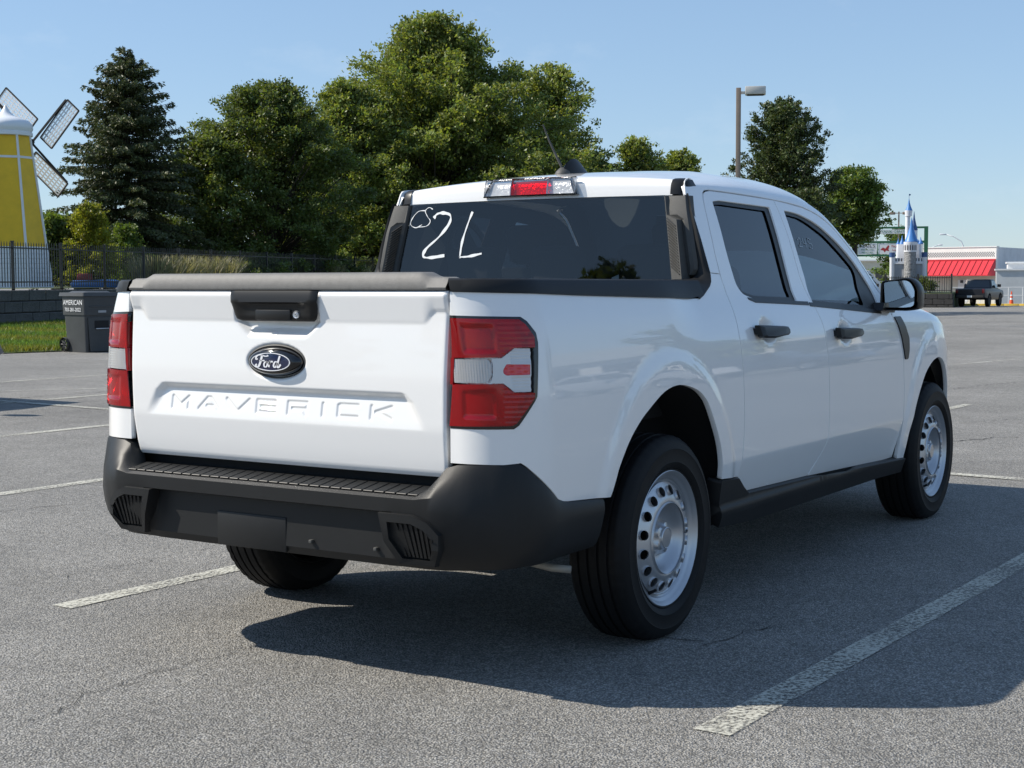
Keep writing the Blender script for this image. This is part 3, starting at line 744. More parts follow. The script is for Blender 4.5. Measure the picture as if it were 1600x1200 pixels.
ARCH_R = [(-.458,.553),(-.430,.600),(-.403,.648),(-.341,.72),(-.275,.772),(-.205,.812),(-.078,.868),(.042,.883),(.165,.861),(.235,.828),(.282,.784),(.357,.672),(.39,.598),(.407,.511)]
ARCH_R = [tuple(p) for p in spline(ARCH_R, 4)]
LAMP = [(-1.108,1.144),(-.895,1.139),(-.877,1.126),(-.851,1.091),(-.848,1.062),(-.868,.902),(-.876,.89),(-.932,.819),(-.948,.809),(-1.145,.808)]
BUMPTOP = [(-.928,.708),(-.909,.696),(-.773,.586),(-.744,.576),(-.715,.572),(-.484,.553)]
DOOR_REAR = reps([(.550,1.257),(.553,1.22),(.562,1.16),(.576,1.095),(.586,1.034),(.598,.95),(.604,.851),(.607,.75),(.606,.668),(.598,.58),(.587,.503)])
B_LOW = reps([(1.374,.412),(1.46,.49),(1.497,.53),(1.510,.574),(1.512,.68),(1.509,.778),(1.503,.909),(1.485,1.0),(1.452,1.074),(1.405,1.13),(1.36,1.20)])
B_UP = reps([(1.343,1.26),(1.348,1.34),(1.349,1.439),(1.343,1.52),(1.332,1.579)])
ROOFGAP = reps([(.550,1.257),(.558,1.35),(.579,1.451),(.598,1.52),(.614,1.558),(.630,1.577),(.655,1.588),(.699,1.593),(.85,1.592),(1.047,1.589),(1.2,1.586),(1.332,1.581)])
A_UP = reps([(1.332,1.581),(1.48,1.575),(1.631,1.563),(1.72,1.549),(1.793,1.533),(1.883,1.503),(1.94,1.472),(1.999,1.433),(2.065,1.388),(2.129,1.339),(2.235,1.234),(2.30,1.17),(2.36,1.105)])
A_LOW = reps([(2.39,1.072),(2.46,.98),(2.50,.91),(2.517,.852),(2.530,.70),(2.534,.554),(2.529,.368)])
def shift(pl, du, dv=0): return [(a+du, b+dv) for a, b in pl]

REAR_WIN = reps(rounded([(.690,1.549),(.765,1.556),(1.257,1.549),(1.227,1.157),(.805,1.168),(.701,1.190),(.667,1.226),(.665,1.349)], [.012,.012,.012,.006,.05,.04,.05,.08]))
REAR_GL = reps(rounded([(.706,1.536),(.77,1.539),(1.205,1.530),(1.178,1.172),(.81,1.182),(.712,1.203),(.680,1.235),(.678,1.349)], [.01,.01,.008,.006,.05,.04,.05,.08]))
FRONT_WIN = reps(rounded([(1.403,1.541),(1.562,1.533),(1.752,1.493),(1.908,1.424),(2.033,1.352),(2.12,1.279),(2.205,1.185),(2.225,1.098),(1.397,1.144),(1.393,1.338)], [.012,.1,.1,.1,.08,.08,.05,.01,.006,.1]))
FRONT_GL = reps(rounded([(1.415,1.523),(1.562,1.512),(1.652,1.489),(1.79,1.442),(1.867,1.401),(1.97,1.342),(2.050,1.288),(2.035,1.125),(1.408,1.157),(1.405,1.338)], [.01,.05,.08,.08,.08,.08,.03,.01,.006,.1]))
WIN_MARK = []
def build_side(s):
    bed = [(uend(1.213), 1.213), (-.80, 1.206), (-.55, 1.198), ]+reps([(.15, 1.181), (.25, 1.178), (.305, 1.178), (.345, 1.190), (.425, 1.224), (.446, 1.240), (.460, 1.262), (.466, 1.2695), (.545, 1.2655)])
    bed += shift(DOOR_REAR, -.0035)
    bed += [(.575, .500)]+ARCH_R[::-1]
    bed += BUMPTOP[::-1][1:]
    bed += [(-.98, .704), (-1.05, .705), (uend(.705), .705), (uend(.76), .76), (uend(.808), .808)]
    bed += LAMP[::-1][1:-1]
    bed += [(uend(1.144), 1.144), (uend(1.18), 1.18)]
    panel('bed_side', bed, bedP, MT['paint'], TR, s, step=.02, edge=.012, flange=.02)
    # rear door
    rd = shift(DOOR_REAR, .0035)[::-1][1:]
    rd = [(.592, .500), (.6995, .4285), (1.366, .4125)]+[(a-.0035, b) for a, b in B_LOW[1:]+B_UP]
    rd += [(a+.004, b-.004) for a, b in ROOFGAP[::-1][1:-1]] + shift(DOOR_REAR, .0035)[:-1]
    d = panel('rear_door', rd, doorP, MT['paint'], TR, s, holes=[REAR_WIN], step=.015, edge=.012, flange=.02)
    panel('window_seal', REAR_WIN, offP(-.008), MT['satin_black'], d, s, holes=[REAR_GL], step=.05, flange=.0)
    panel('window_glass', REAR_GL, offP(-.015), MT['glass_dark'], d, s, step=.06, flange=0)
    handle(d, HAND[0], s)
    # front door
    fd = [(1.382, .4105)]+[(a+.0035, b) for a, b in B_LOW[1:]+B_UP]+[(a-.001, b-.004) for a, b in A_UP[1:]]
    fd += [(a-.0035, b) for a, b in A_LOW]
    d = panel('front_door', fd, doorP, MT['paint'], TR, s, holes=[FRONT_WIN], step=.015, edge=.012, flange=.02)
    panel('window_seal', FRONT_WIN, offP(-.008), MT['satin_black'], d, s, holes=[FRONT_GL], step=.05, flange=0)
    panel('window_glass', FRONT_GL, offP(-.015), MT['glass_clear'], d, s, step=.06, flange=0)
    handle(d, HAND[1], s)
    fr = [(.53, .46), (.60, .41), (2.56, .345), (2.56, .86), (2.43, 1.09), (2.38, 1.13)]+[(a+.012, b+.012) for a, b in A_UP[::-1][1:-1]]+[(a-.012, b+.012) for a, b in ROOFGAP[::-1]]
    grow = lambda pl, k: [(sum(p[0] for p in pl)/len(pl)+(a-sum(p[0] for p in pl)/len(pl))*k, sum(p[1] for p in pl)/len(pl)+(b-sum(p[1] for p in pl)/len(pl))*k) for a, b in pl]
    panel('gap_blocker', fr, offP(-.0235), MT['dark'], TR, s, holes=[grow(REAR_GL, 1.01), grow(FRONT_GL, 1.01)], step=.06, edge=.03, flange=0)  # unseen dark sheet added to stop sunlight leaking through the door gaps
    # belt moulding under both windows
    for a in ([(.80,1.172),(1.226,1.160),(1.226,1.148),(.80,1.159)], [(1.236,1.159),(1.395,1.154),(1.395,1.139),(1.236,1.144)]):
        pass
    bm_ = reps([(.735,1.178),(.805,1.170),(1.34,1.153),(1.345,1.138),(.80,1.157),(.74,1.170)])
    panel('belt_moulding', bm_, offP(.003), MT['satin_black'], TR, s, step=.05, flange=.012)
    panel('belt_moulding', reps([(1.352,1.150),(1.8,1.125),(2.23,1.101),(2.235,1.083),(1.8,1.109),(1.356,1.134)]), offP(.003), MT['satin_black'], TR, s, step=.05, flange=.012)
    # front fender with hood flank
    arch_f = [(2.623,.362),(2.632,.44),(2.641,.504),(2.690,.610),(2.761,.699),(2.84,.77),(2.924,.813),(3.0,.836),(3.076,.842),(3.15,.826),(3.24,.78),(3.33,.70),(3.41,.60),(3.46,.50),(3.48,.40)]
    fe = [(2.536, .366)]+[(a+.0035, b) for a, b in A_LOW[::-1][1:]]+reps([(2.40, 1.085), (2.44, 1.085), (2.70, 1.060), (3.0, 1.035), (3.2, 1.005)])+[(3.45, .96), (3.75, .90), (3.92, .86), (3.95, .60), (3.93, .40)]
    fe += spline(arch_f, 4)[::-1]
    panel('front_fender', fe, fendP, MT['paint'], TR, s, step=.025, edge=.015, flange=.02)
    # black fender vent
    vent = reps(rounded([(2.408,1.066),(2.500,1.066),(2.560,1.02),(2.606,.955),(2.600,.90),(2.578,.855),(2.536,.853),(2.520,.90),(2.497,.962),(2.45,1.03)], .012))
    vp = panel('fender_vent', vent, lambda u, v: sideP(u, v, .006+flare(u, v, 3.076)), MT['satin_black'], TR, s, step=.03, flange=.01)
    # rocker
    rk = [(.412,.503),(.574,.494),(.640,.452),(.698,.4215),(1.375,.4055),(2.53,.360),(2.63,.356),(2.655,.285),(2.30,.295),(.80,.300),(.46,.318),(.425,.42)]
    def rockP(u, v):
        return sideP(u, v, .010-.03*max(0, .36-v)/.06*.5+(.012 if v < .385 else 0.012*(1-sstep(.385, .40, v))))
    panel('rocker_panel', rk, rockP, MT['trim'], TR, s, step=.02, edge=.015, flange=.06)
    # tail lamp
    LO = [(-1.112,1.136),(-.905,1.132),(-.887,1.117),(-.863,1.078),(-.881,.899),(-.941,.826),(-.954,.819),(-1.149,.816)]
    HO = [(-1.131,.941),(-1.126,1.018),(-1.0,1.02),(-.975,1.02),(-.933,1.049),(-.879,1.047),(-.8905,.916),(-.944,.917),(-.975,.943),(-1.006,.943)]
    lampo = [(uend(1.1445)+.001, 1.1435)]+[(a-.0015, b) for a, b in LAMP[1:-1]]+[(uend(.8085)+.001, .8085)]
    t = panel('tail_lamp', lampo, offP(.001), MT['gloss_black'], TR, s, holes=[LO], step=.03, flange=.04)
    if s > 0: t['label'] = 'red and clear tail lamp wrapping the rear corner'
    panel('reflector', LO, offP(-.038), MT['reflector'], t, s, step=.02, flange=0)
    up = [(-1.112,1.136),(-.905,1.132),(-.887,1.117),(-.863,1.078),(-.8665,1.049)]+[(-.879,1.048),(-.933,1.050),(-.975,1.021),(-1.0,1.021),(-1.127,1.019)]
    lo = [(-1.132,.940),(-1.006,.942),(-.975,.942),(-.944,.916),(-.8905,.915),(-.8795,.9145),(-.881,.899),(-.941,.826),(-.954,.819),(-1.149,.816)]
    def lensP(u, v):
        o = .005
        for c_, d_ in ((-1.035, 1.076), (-1.05, .882)):
            e_ = max(abs(u-c_)/.052, abs(v-d_)/.042); o -= .0035*(1-sstep(.80, 1.0, e_))
        if u > -.975: o += .0012*math.sin(v*420)
        return sideP(u, v, o)
    L1 = panel('red_lens', up, lensP, MT['redlens'], t, s, step=.0055, flange=.035)
    L2 = panel('red_lens', lo, lensP, MT['redlens'], t, s, step=.0055, flange=.035)
    panel('red_lens', [(-1.118,1.019),(-1.131,.940),(-1.140,.940),(-1.130,1.019)], offP(.005), MT['redlens'], t, s, step=.02, flange=.03)
    # inner bowls that darken the red lenses
    for c, v0, v1, u0, u1 in ((0, 1.035, 1.118, -1.085, -.985), (1, .838, .925, -1.105, -.995)):
        panel('bulb_bowl', rounded([(u0, v0), (u1, v0), (u1, v1), (u0, v1)], .02), lambda u, v, v0=v0, v1=v1, u0=u0, u1=u1: sideP(u, v, -.030-.02*math.cos((u-(u0+u1)/2)*PI/(u1-u0))*math.cos((v-(v0+v1)/2)*PI/(v1-v0))), MT['reflector'], t, s, step=.012, flange=0)
    rv = panel('reverse_lens', rounded([(-1.126,.945),(-1.021,.947),(-1.008,.968),(-1.005,.998),(-1.015,1.016),(-1.119,1.0155)], .006), lambda u, v: sideP(u, v, .001+.0035*abs(math.sin((u+1.0)*PI/.0085))), MT['clearlens'], t, s, step=.0042, edge=.004, flange=.02)
    rb = [(-1.004,1.018),(-.975,1.0185),(-.932,1.047),(-.881,1.0455),(-.8905,.9175),(-.943,.9185),(-.975,.9445),(-1.012,.9445),(-1.004,.966),(-1.001,.999)]
    def armP(u, v):
        o = .003
        if u > -.950 and (v > 1.004 or v < .962): o += -.004*abs(math.sin((v-1.0)*PI/.0085))
        return sideP(u, v, o)
    panel('reflector_arm', rb, armP, MT['whitepl'], t, s, step=.0045, edge=.006, flange=.02, holes=[rounded([(-.973,.984),(-.962,1.001),(-.886,.999),(-.889,.9675),(-.965,.9675),(-.973,.974)], .004)])
    panel('side_reflector', rounded([(-.973,.984),(-.962,1.001),(-.886,.999),(-.889,.9675),(-.965,.9675),(-.973,.974)], .004), lambda u, v: sideP(u, v, .001+.0015*math.sin(u*900)*math.sin(v*900)), MT['redrefl'], t, s, step=.006, flange=.01)

def handle(door, c, s):
    """black pull handle standing off the door"""
    a, b = c; rows = []
    n = 14; bm = bmesh.new()
    poly = [(-.148, .024), (-.135, .026), (.10, .016), (.138, .012), (.146, .002), (.143, -.014), (.120, -.022), (.07, -.024), (-.02, -.030), (-.128, -.026), (-.142, -.02)]
    poly = [(p[0]*.98, p[1]*.95) for p in poly]
    def fn(v):
        u, w = v.x+a, v.z+b
        x, y, z = sideP(u, w, v.y); return Vector((x, y*s, z))
    A = []
    for o, sc in ((.012, 1.0), (.034, 1.0), (.043, .86)):
        A.append([bm.verts.new(fn(Vector((p[0]*sc, o, p[1]*(sc if sc == 1 else .72))))) for p in poly])
    for R0, R1 in zip(A, A[1:]):
        m = len(R0)
        for i in range(m): bm.faces.new((R0[i], R0[(i+1) % m], R1[(i+1) % m], R1[i]))
    bm.faces.new(A[-1]); bm.faces.new(A[0][::-1])
    h = frombm('door_handle', bm, MT['satin_black'], door, smooth=True, sharp=35)
    for sx in (-.128, .115):
            bm = bmesh.new(); vs = []
            for o in (-.02, .02):
                for (p, q) in ((-.014, -.012), (.014, -.012), (.014, .012), (-.014, .012)): vs.append(bm.verts.new(fn(Vector((sx+p, o, q)))))
            for f in ((0,1,5,4),(1,2,6,5),(2,3,7,6),(3,0,4,7)): bm.faces.new([vs[i] for i in f])
            frombm('handle_mount', bm, MT['satin_black'], door)

for s_ in (1, -1): build_side(s_)

# ---- roof, C pillars and A pillars, one continuous skin per half
_v0 = [(.3,1.600),(.65,1.600),(1.2,1.593),(1.34,1.588),(1.48,1.582),(1.631,1.570),(1.72,1.556),(1.793,1.540),(1.883,1.510),(1.94,1.479),(1.999,1.440),(2.065,1.395),(2.129,1.346),(2.235,1.241),(2.30,1.177),(2.36,1.112)]
_v0 = [rep(p) for p in _v0]; V0 = pchip([p[0] for p in _v0], [p[1] for p in _v0])
ZC = pchip([.45, .62, .80, 1.0, 1.3, 1.65, 1.82, 1.97, 2.17, 2.5], [1.640, 1.667, 1.690, 1.706, 1.724, 1.724, 1.712, 1.675, 1.585, 1.42])
LROOF = .78
def roofP(u, w):
    v0 = V0(u)
    if w <= 0: return (u, -prof(v0+w, u), v0+w)
    y0 = prof(v0, u); z0 = v0; zc = ZC(u); t = w/LROOF
    k = max(.03, zc-z0)
    p0 = (y0, z0); p1 = (y0-.42*min(.05, k*.45), z0+min(.05, k*.45)); p2 = (y0-.13, zc-.040); p3 = (y0-.30, zc-.012); 
    # two joined cubics: round shoulder, then the crown
    ts = .42
    if t < ts:
        q = t/ts; a = (1-q)**3; b = 3*q*(1-q)**2; c = 3*q*q*(1-q); d = q**3
        y = a*p0[0]+b*p1[0]+c*p2[0]+d*p3[0]; z = a*p0[1]+b*p1[1]+c*p2[1]+d*p3[1]
    else:
        q = (t-ts)/(1-ts); y = p3[0]*(1-q); yy = 1-q; z = zc-.012*yy**2
    return (u, -y, z)
def wfor(u, y):
    lo, hi = 0, LROOF
    for i in range(40):
        m = (lo+hi)/2
        if -roofP(u, m)[1] > y: lo = m
        else: hi = m
    return lo
for s_ in (1, -1):
    q0, q1 = rep((.470, 1.2735)), rep((.545, 1.2705)); ue = rep((.474, 1.52))[0]
    ro = [(q0[0], q0[1]-V0(q0[0])), (q1[0], q1[1]-V0(q1[0]))]
    ro += [(a-.0035, b-V0(a)) for a, b in ROOFGAP[1:5]]+[(a, b+.003-V0(a)) for a, b in ROOFGAP[5:]]
    ro += [(a, b+.003-V0(a)) for a, b in A_UP[1:]]
    ul = A_UP[-1][0]
    ro += [(ul+.025, .055), (ul-.06, .055), (ul-.21, .055), (ul-.36, .058), (ul-.46, .062), (ul-.54, .075), (1.865, .13), (1.85, .25), (1.84, .45), (1.835, LROOF)]
    ro += [(.615, LROOF), (.615, .45), (.612, .30), (.610, wfor(.61, .60)), (.608, wfor(.608, .625)), (.600, wfor(.60, .645)), (.588, wfor(.588, .66)), (ue+.012, .004), (ue+.004, -.03), (ue, -.08)]
    panel('roof_half', ro, roofP, MT['paint'], TR, s_, step=.022, edge=.015, flange=.012)
# rear header above the back glass
def headerP(y, t):
    pts = [(.545,1.574),(.5475,1.60),(.5525,1.628),(.566,1.650),(.590,1.660),(.622,1.6665)]
    q = t*(len(pts)-1); i = min(len(pts)-2, max(0, int(q))); f = q-i
    p0, p1 = Vector(pts[max(0, i-1)]), Vector(pts[i]); p2 = Vector(pts[i+1]); p3 = Vector(pts[min(len(pts)-1, i+2)])
    c = .5*((2*p1)+(p2-p0)*f+(2*p0-5*p1+4*p2-p3)*f*f+(3*p1-p0-3*p2+p3)*f**3)
    yy = y/.62; dz = -.030*abs(yy)**2.3*(.12+.88*min(1, max(0, t)**.7)); dx = .020*yy*yy
    return (c.x+dx, -y, c.y+dz)
panel('roof_rear_header', [(-.624, 0), (.624, 0), (.624, .5), (.624, 1.0), (-.624, 1.0), (-.624, .5)], headerP, MT['paint'], TR, 1, step=.04, edge=.04, flange=.02, h=.01)
for s_ in (1, -1):
    # pillar corner beside the header and the black roof-ditch end cap
    bm = bmesh.new(); rows = []
    for t in (0, .2, .4, .6, .8, 1.0):
        a = Vector(headerP(.622*1.0, t)); b = Vector((a.x+.016, -.668-.008*(1-t), a.z-.004))
        rows.append([Vector((p.x, p.y*s_, p.z)) for p in (a+Vector((-.006, .004, .003)), a.lerp(b, .5)+Vector((-.012, 0, .004)), b+Vector((-.006, 0, -.001)), b+Vector((.03, -.002, -.03)))])
    grid('roof_ditch_cap', rows, MT['satin_black'], TR)
    rows = []
    for t in (0, .25, .5, .75, 1.0):
        a = Vector(headerP(.622, t)); a.y = -.664-.008*(1-t); a.x += .012
        zt = a.z; c = Vector((.560+.02*t, -prof(min(1.6, zt-.012), .6), zt-.010))
        rows.append([Vector((p.x, p.y*s_, p.z)) for p in (a, a.lerp(c, .35)+Vector((-.012, 0, .004)), a.lerp(c, .7)+Vector((-.010, -.004, .003)), c)])
    grid('pillar_corner', rows, MT['paint'], TR)
# third brake lamp on the header
def onhead(y, t, o):
    p = Vector(headerP(y, t)); q = Vector(headerP(y, t+.02)); d = (q-p).normalized(); n = Vector((-d.z, 0, d.x)).normalized()
    return p+n*o
def headpanel(name, y0, y1, t0, t1, o, mat, parent, shear=.03, fl=.015):
    poly = [(y0, t0), (y1, t0), (y1-shear, t1), (y0+shear, t1)]
    return panel(name, rounded(poly, .012) if shear else poly, lambda y, t: tuple(onhead(-y, t, o)), mat, parent, 1, step=.03, edge=.02, flange=fl, h=.005)
hl = headpanel('high_brake_lamp', -.224, .224, .09, .56, .003, MT['gloss_black'], TR, .035)
hl['label'] = 'clear and red high brake lamp over the back window'
headpanel('reflector', -.208, .208, .13, .53, .005, MT['reflector'], hl, .026)
headpanel('clear_lens', -.214, -.086, .12, .53, .012, MT['clearlens'], hl, 0)
headpanel('clear_lens', .086, .214, .12, .53, .012, MT['clearlens'], hl, 0)
headpanel('red_lens', -.086, .086, .12, .53, .0125, MT['redlens'], hl, 0)
# antenna fin and whip
bm = bmesh.new()
ant = [(.80, 0.0), (.805, .022), (.825, .045), (.87, .072), (.92, .066), (1.00, .025), (1.03, .0)]
for k, (hw) in enumerate((.032, .016)):
    pass
rows = []
for f, wv in ((0, .034), (.35, .026), (.75, .014), (1.0, .002)):
    ring = []
    cx = .915
    for i in range(16):
        t = 2*PI*i/16; x = cx+.125*math.cos(t)*(1-.35*f)-.03*f; y = wv*math.sin(t)
        hz = max(0, np.interp(x, [p[0] for p in ant], [p[1] for p in ant]))
        ring.append((x, y, 1.690+f*hz))
    rows.append(ring)
fin = grid('antenna_fin', rows, MT['satin_black'], TR, closed=True)
bm = bmesh.new(); bm_lathe(bm, [(.0, .03), (.012, .028), (.030, .012), (.036, 0.0), (.036, -.02)], 16, Matrix.Translation((.82, .012, 1.690)))
bm_path(bm, [(.82, .012, 1.71), (.80, .030, 1.76), (.772, .052, 1.83), (.75, .068, 1.895)], [.006, .005, .004, .003], 8)
frombm('antenna_mast', bm, MT['podtrim'], fin, smooth=True, sharp=50)

# ---- back glass, its trims and the buttress trims
def bgP(y, z):
    t = (z-1.10)/(1.571-1.10); return (.488+.061*t+.030*(y/.62)**2*0+.0, -y, z)
def bw(z): return .602+(1.571-z)/(1.571-1.25)*.053
BG = [(-bw(1.10), 1.10), (bw(1.10), 1.10), (bw(1.571), 1.571), (-bw(1.571), 1.571)]
bgo = panel('back_glass', BG, lambda y, z: bgP(y, z), MT['glass_rear'], TR, 1, step=.1, edge=.1, flange=0)
bgo['label'] = 'tinted back glass with white marker writing'
def stroke(name, pts, w, parent, mat, n=8, off=-.0025, taper_=True):
    """flat marker stroke on the back glass; pts are (y, z)"""
    P = spline(pts, n); V = []; F = []
    for i, p in enumerate(P):
        a = Vector(P[max(0, i-1)]); b = Vector(P[min(len(P)-1, i+1)]); d = (b-a).normalized(); nrm = Vector((-d.y, d.x))
        ww = w*(.75+.35*math.sin(i*.9)*.4+.25*math.cos(i*.37)) if taper_ else w
        for sg in (-1, 1):
            q = Vector(p)+nrm*sg*ww*.5; x = bgP(0, q.y)[0]; V.append((x+off, q.x, q.y))
        if i: k = 2*i; F.append((k-2, k-1, k+1, k))
    return raw(name, V, F, mat, parent)
stroke('marker_writing', [(.526,1.543),(.563,1.539),(.593,1.509),(.598,1.484),(.57,1.471),(.539,1.483)], .0042, bgo, MT['chalk'])
stroke('marker_writing', [(.488,1.547),(.507,1.555),(.526,1.541),(.513,1.517),(.497,1.497),(.514,1.477),(.558,1.473)], .0042, bgo, MT['chalk'])
stroke('marker_writing', [(.479,1.509),(.464,1.526),(.433,1.53),(.396,1.519),(.399,1.484),(.446,1.43),(.508,1.381),(.521,1.349),(.484,1.343),(.412,1.351)], .014, bgo, MT['chalk'])
stroke('marker_writing', [(.284,1.531),(.305,1.477),(.326,1.408),(.3325,1.352),(.333,1.345),(.325,1.344),(.288,1.346),(.225,1.357)], .011, bgo, MT['chalk'])
for s_ in (1, -1):
    m = lambda p: (p[0], p[1]*s_, p[2])
    # grey pod between the glass and the pillar: section rows from top to bottom
    rows = []
    for z, xo, yo in ((1.566,.470,.735),(1.52,.458,.745),(1.494,.453,.751),(1.474,.450,.756),(1.45,.446,.762),(1.38,.440,.776),(1.31,.436,.789),(1.285,.436,.789),(1.265,.440,.778),(1.252,.445,.750),(1.247,.450,.722)):
        xg = bgP(0, z)[0]; yg = bw(z); q_ = pushy((xo, -yo, z), .036); xo, yo, zz_ = q_.x, -q_.y, q_.z
        pz = 1-sstep(1.475, 1.492, z)
        rows.append([m((xg+.004, -yg+.004, z)), m((xg-.012, -yg-.002, z)), m((xg-.014-.026*pz, -(yg+.006+.052*pz), z)), m((xo+.003, -(yg+.016+.050*pz), z)), m((xo-.003, -(yg+.5*(yo-yg)+.028*pz), z)), m((xo, -(yo-.010), z)), m((xo+.010, -yo, z)), m((xo+.04, -yo-.004, z))])
    pod = grid('buttress_pod', rows, MT['podtrim'], TR, sharp=26)
    # ribbed pad on the pod
    bm = bmesh.new()
    rib = 0
    for k in range(17):
        z = 1.280+k*.0115
        if z > 1.475: break
        xg = bgP(0, z)[0]; y0 = bw(z)+.008; y1 = bw(z)+.052
        zz0, zz1 = z, z+.020
        A = Vector((xg-.016-.026*.15, -y0, zz1)); B = Vector((xg-.036, -y1, zz0-.010))
        for q in (0,):
            vs = [bm.verts.new(Vector(m(p))) for p in ((A.x, A.y, A.z), (A.x-.007, A.y, A.z-.004), (A.x, A.y, A.z-.008), (B.x, B.y, B.z), (B.x-.007, B.y, B.z-.004), (B.x, B.y, B.z-.008))]
            bm.faces.new((vs[0], vs[1], vs[4], vs[3])); bm.faces.new((vs[1], vs[2], vs[5], vs[4]))
    frombm('ribbed_pad', bm, MT['podtrim'], pod)
    # black side trim from the bed rail up the pillar
    edge_ = reps([(.478,1.568),(.474,1.545),(.471,1.508),(.466,1.40),(.462,1.30),(.459,1.262),(.446,1.238),(.425,1.222),(.345,1.188),(.305,1.1765)])
    inner = [(.474,.735,1.568),(.470,.742,1.545),(.462,.748,1.508),(.452,.772,1.40),(.448,.789,1.30),(.446,.789,1.268),(.430,.786,1.254),(.400,.786,1.250),(.300,.790,1.248),(.255,.790,1.248)]
    inner = [tuple(Vector((p[0], p[1], p[2])) if False else (lambda r_: (r_.x, -r_.y, r_.z))(pushy((p[0], -p[1], p[2]), .036*sstep(.18, .42, p[0])))) for p in inner]
    rows = []
    for (u, v), q in zip(edge_, inner):
        a = Vector(sideP(u, v, -.010)); b = Vector(sideP(u, v, .003)); c = Vector(sideP(u-.006, v+.002, .006)); d = Vector((q[0], -q[1], q[2]))
        rows.append([m(a), m(b), m(c), m(c.lerp(d, .5)+Vector((-.006, -.006, 0))), m(d), m(d+Vector((.03, .03, -.002)))])
    grid('buttress_trim', rows, MT['trim'], TR, sharp=50)
    # bed rail cap
    rows = []
    L = [uend(1.213)+.006]+list(np.linspace(-1.05, -.78, 8))+list(np.linspace(-.70, .30, 12))+[.34, .38, .42]
    for u in L:
        zb = float(np.interp(u, [-1.1, -.8, -.55, .25, .31, .42], [1.213, 1.206, 1.198, 1.178, 1.178, 1.190]))
        zt = float(np.interp(u, [-1.1, -.55, .25, .31], [1.2535, 1.2505, 1.247, 1.246]))
        a = Vector(sideP(u, zb, -.012)); b = Vector(sideP(u, zb+.001, .006)); c = Vector(sideP(u, zb+.010, .007)); d = Vector(sideP(u, zt-.006, .004)); e = Vector(sideP(u, zt, -.004))
        f = Vector(sideP(u, zt, -.10 if u > -.9 else -.06)); g = Vector(sideP(u, zt-.07, -.105 if u > -.9 else -.065))
        rows.append([m(p) for p in (a, b, c, d, e, f, g)])
    grid('bed_rail_cap', rows, MT['trim'], TR, sharp=40)
# ---- bed tub
bm = bmesh.new()
def quad(bm, *ps): bm.faces.new([bm.verts.new(Vector(p)) for p in ps])
for a in (1, -1):
    quad(bm, (-.95, a*.765, 1.23), (.45, a*.765, 1.23), (.45, a*.70, .74), (-.95, a*.70, .74))
quad(bm, (.45, .775, 1.20), (.45, -.775, 1.20), (.45, -.70, .74), (.45, .70, .74))
quad(bm, (-.95, .70, .74), (.45, .70, .74), (.45, -.70, .74), (-.95, -.70, .74))
quad(bm, (.45, .80, 1.20), (.52, .80, 1.20), (.52, -.80, 1.20), (.45, -.80, 1.20))
quad(bm, (.52, .80, 1.20), (.52, -.80, 1.20), (.52, -.80, .40), (.52, .80, .40))
frombm('bed_tub', bm, MT['dark'], TR)

# ---- underbody, wheel wells
for nm, lo, hi in (('underbody', (-.84, -.64, .40), (.46, .64, .60)), ('underbody', (.46, -.80, .30), (2.60, .80, .46)), ('underbody', (2.60, -.60, .26), (3.85, .60, .60))):
    box(nm, lo, hi, MT['dark'], TR, .02)
bm = bmesh.new()
quad(bm, (-.98, -.80, .60), (-.98, .80, .60), (-.80, .80, .40), (-.80, -.80, .40)); quad(bm, (-.93, -.80, .60), (-.93, .80, .60), (-.93, .80, .80), (-.93, -.80, .80))
frombm('underbody', bm, MT['dark'], TR)
for xc in (0, 3.076):
    for s_ in (1, -1):
        rows = []
        for k in range(21):
            t = .12+(PI-.24)*k/20; rr = .525 if xc == 0 else .50
            x = xc+math.cos(t)*rr*.93; z = .36+math.sin(t)*rr*(1.02 if xc == 0 else .98)
            x = max(xc-.49, min(xc+(.47 if xc == 0 else .40), x)); yo_ = .893 if xc == 0 else .80
            rows.append([(x, -yo_*s_, z), (x, -.70*s_, z+.0), (x, -.62*s_, z-.02), (xc, -.60*s_, .30)])
        grid('wheel_well', rows, MT['dark'], TR)
# exhaust pipe end
bm = bmesh.new(); bm_path(bm, [(-.30, -.40, .335), (-.48, -.56, .340), (-.55, -.66, .334), (-.545, -.75, .322), (-.51, -.80, .315)], .013, 10)
frombm('exhaust_pipe', bm, MT['pipe'], TR, smooth=True)
bm = bmesh.new(); bm_tube(bm, (0, -.62, .36), (0, .62, .36), .045, n=12); frombm('rear_axle', bm, MT['dark'], TR, smooth=True)
# ---- tailgate: one stamped sheet with recess, lettering, dish and scallop
FACE = pchip([.650,.70,.77,.797,.84,.90,.95,1.0,1.06,1.125,1.16,1.20], [-.990,-.999,-1.0085,-1.0115,-1.0125,-1.0130,-1.0125,-1.010,-1.006,-1.001,-.999,-.998])
Lt = {
 'M': ([(0,0),(0,1),(.5,.25),(1,1),(1,0)],),
 'A': ([(0,0),(.42,1),(.58,1),(1,0)],[(.40,.28),(.72,.28)]),
 'V': ([(0,1),(.46,0),(.54,0),(1,1)],),
 'E': ([(1,1),(0,1),(0,0),(1,0)],[(.22,.5),(1,.5)]),
 'R': ([(0,0),(0,1),(1,1),(1,.45),(.22,.45)],[(.80,.45),(.97,0)]),
 'I': ([(.5,0),(.5,1)],),
 'C': ([(1,1),(.08,1),(0,.92),(0,.08),(.08,0),(1,0)],),
 'K': ([(0,0),(0,1)],[(1,1),(.20,.5),(.35,.5),(1,0)]),
}
WORD = [('M',.472,.390),('A',.350,.253),('V',.226,.118),('E',.092,.008),('R',-.040,-.125),('I',-.177,-.196),('C',-.244,-.330),('K',-.373,-.458)]
SEG = []
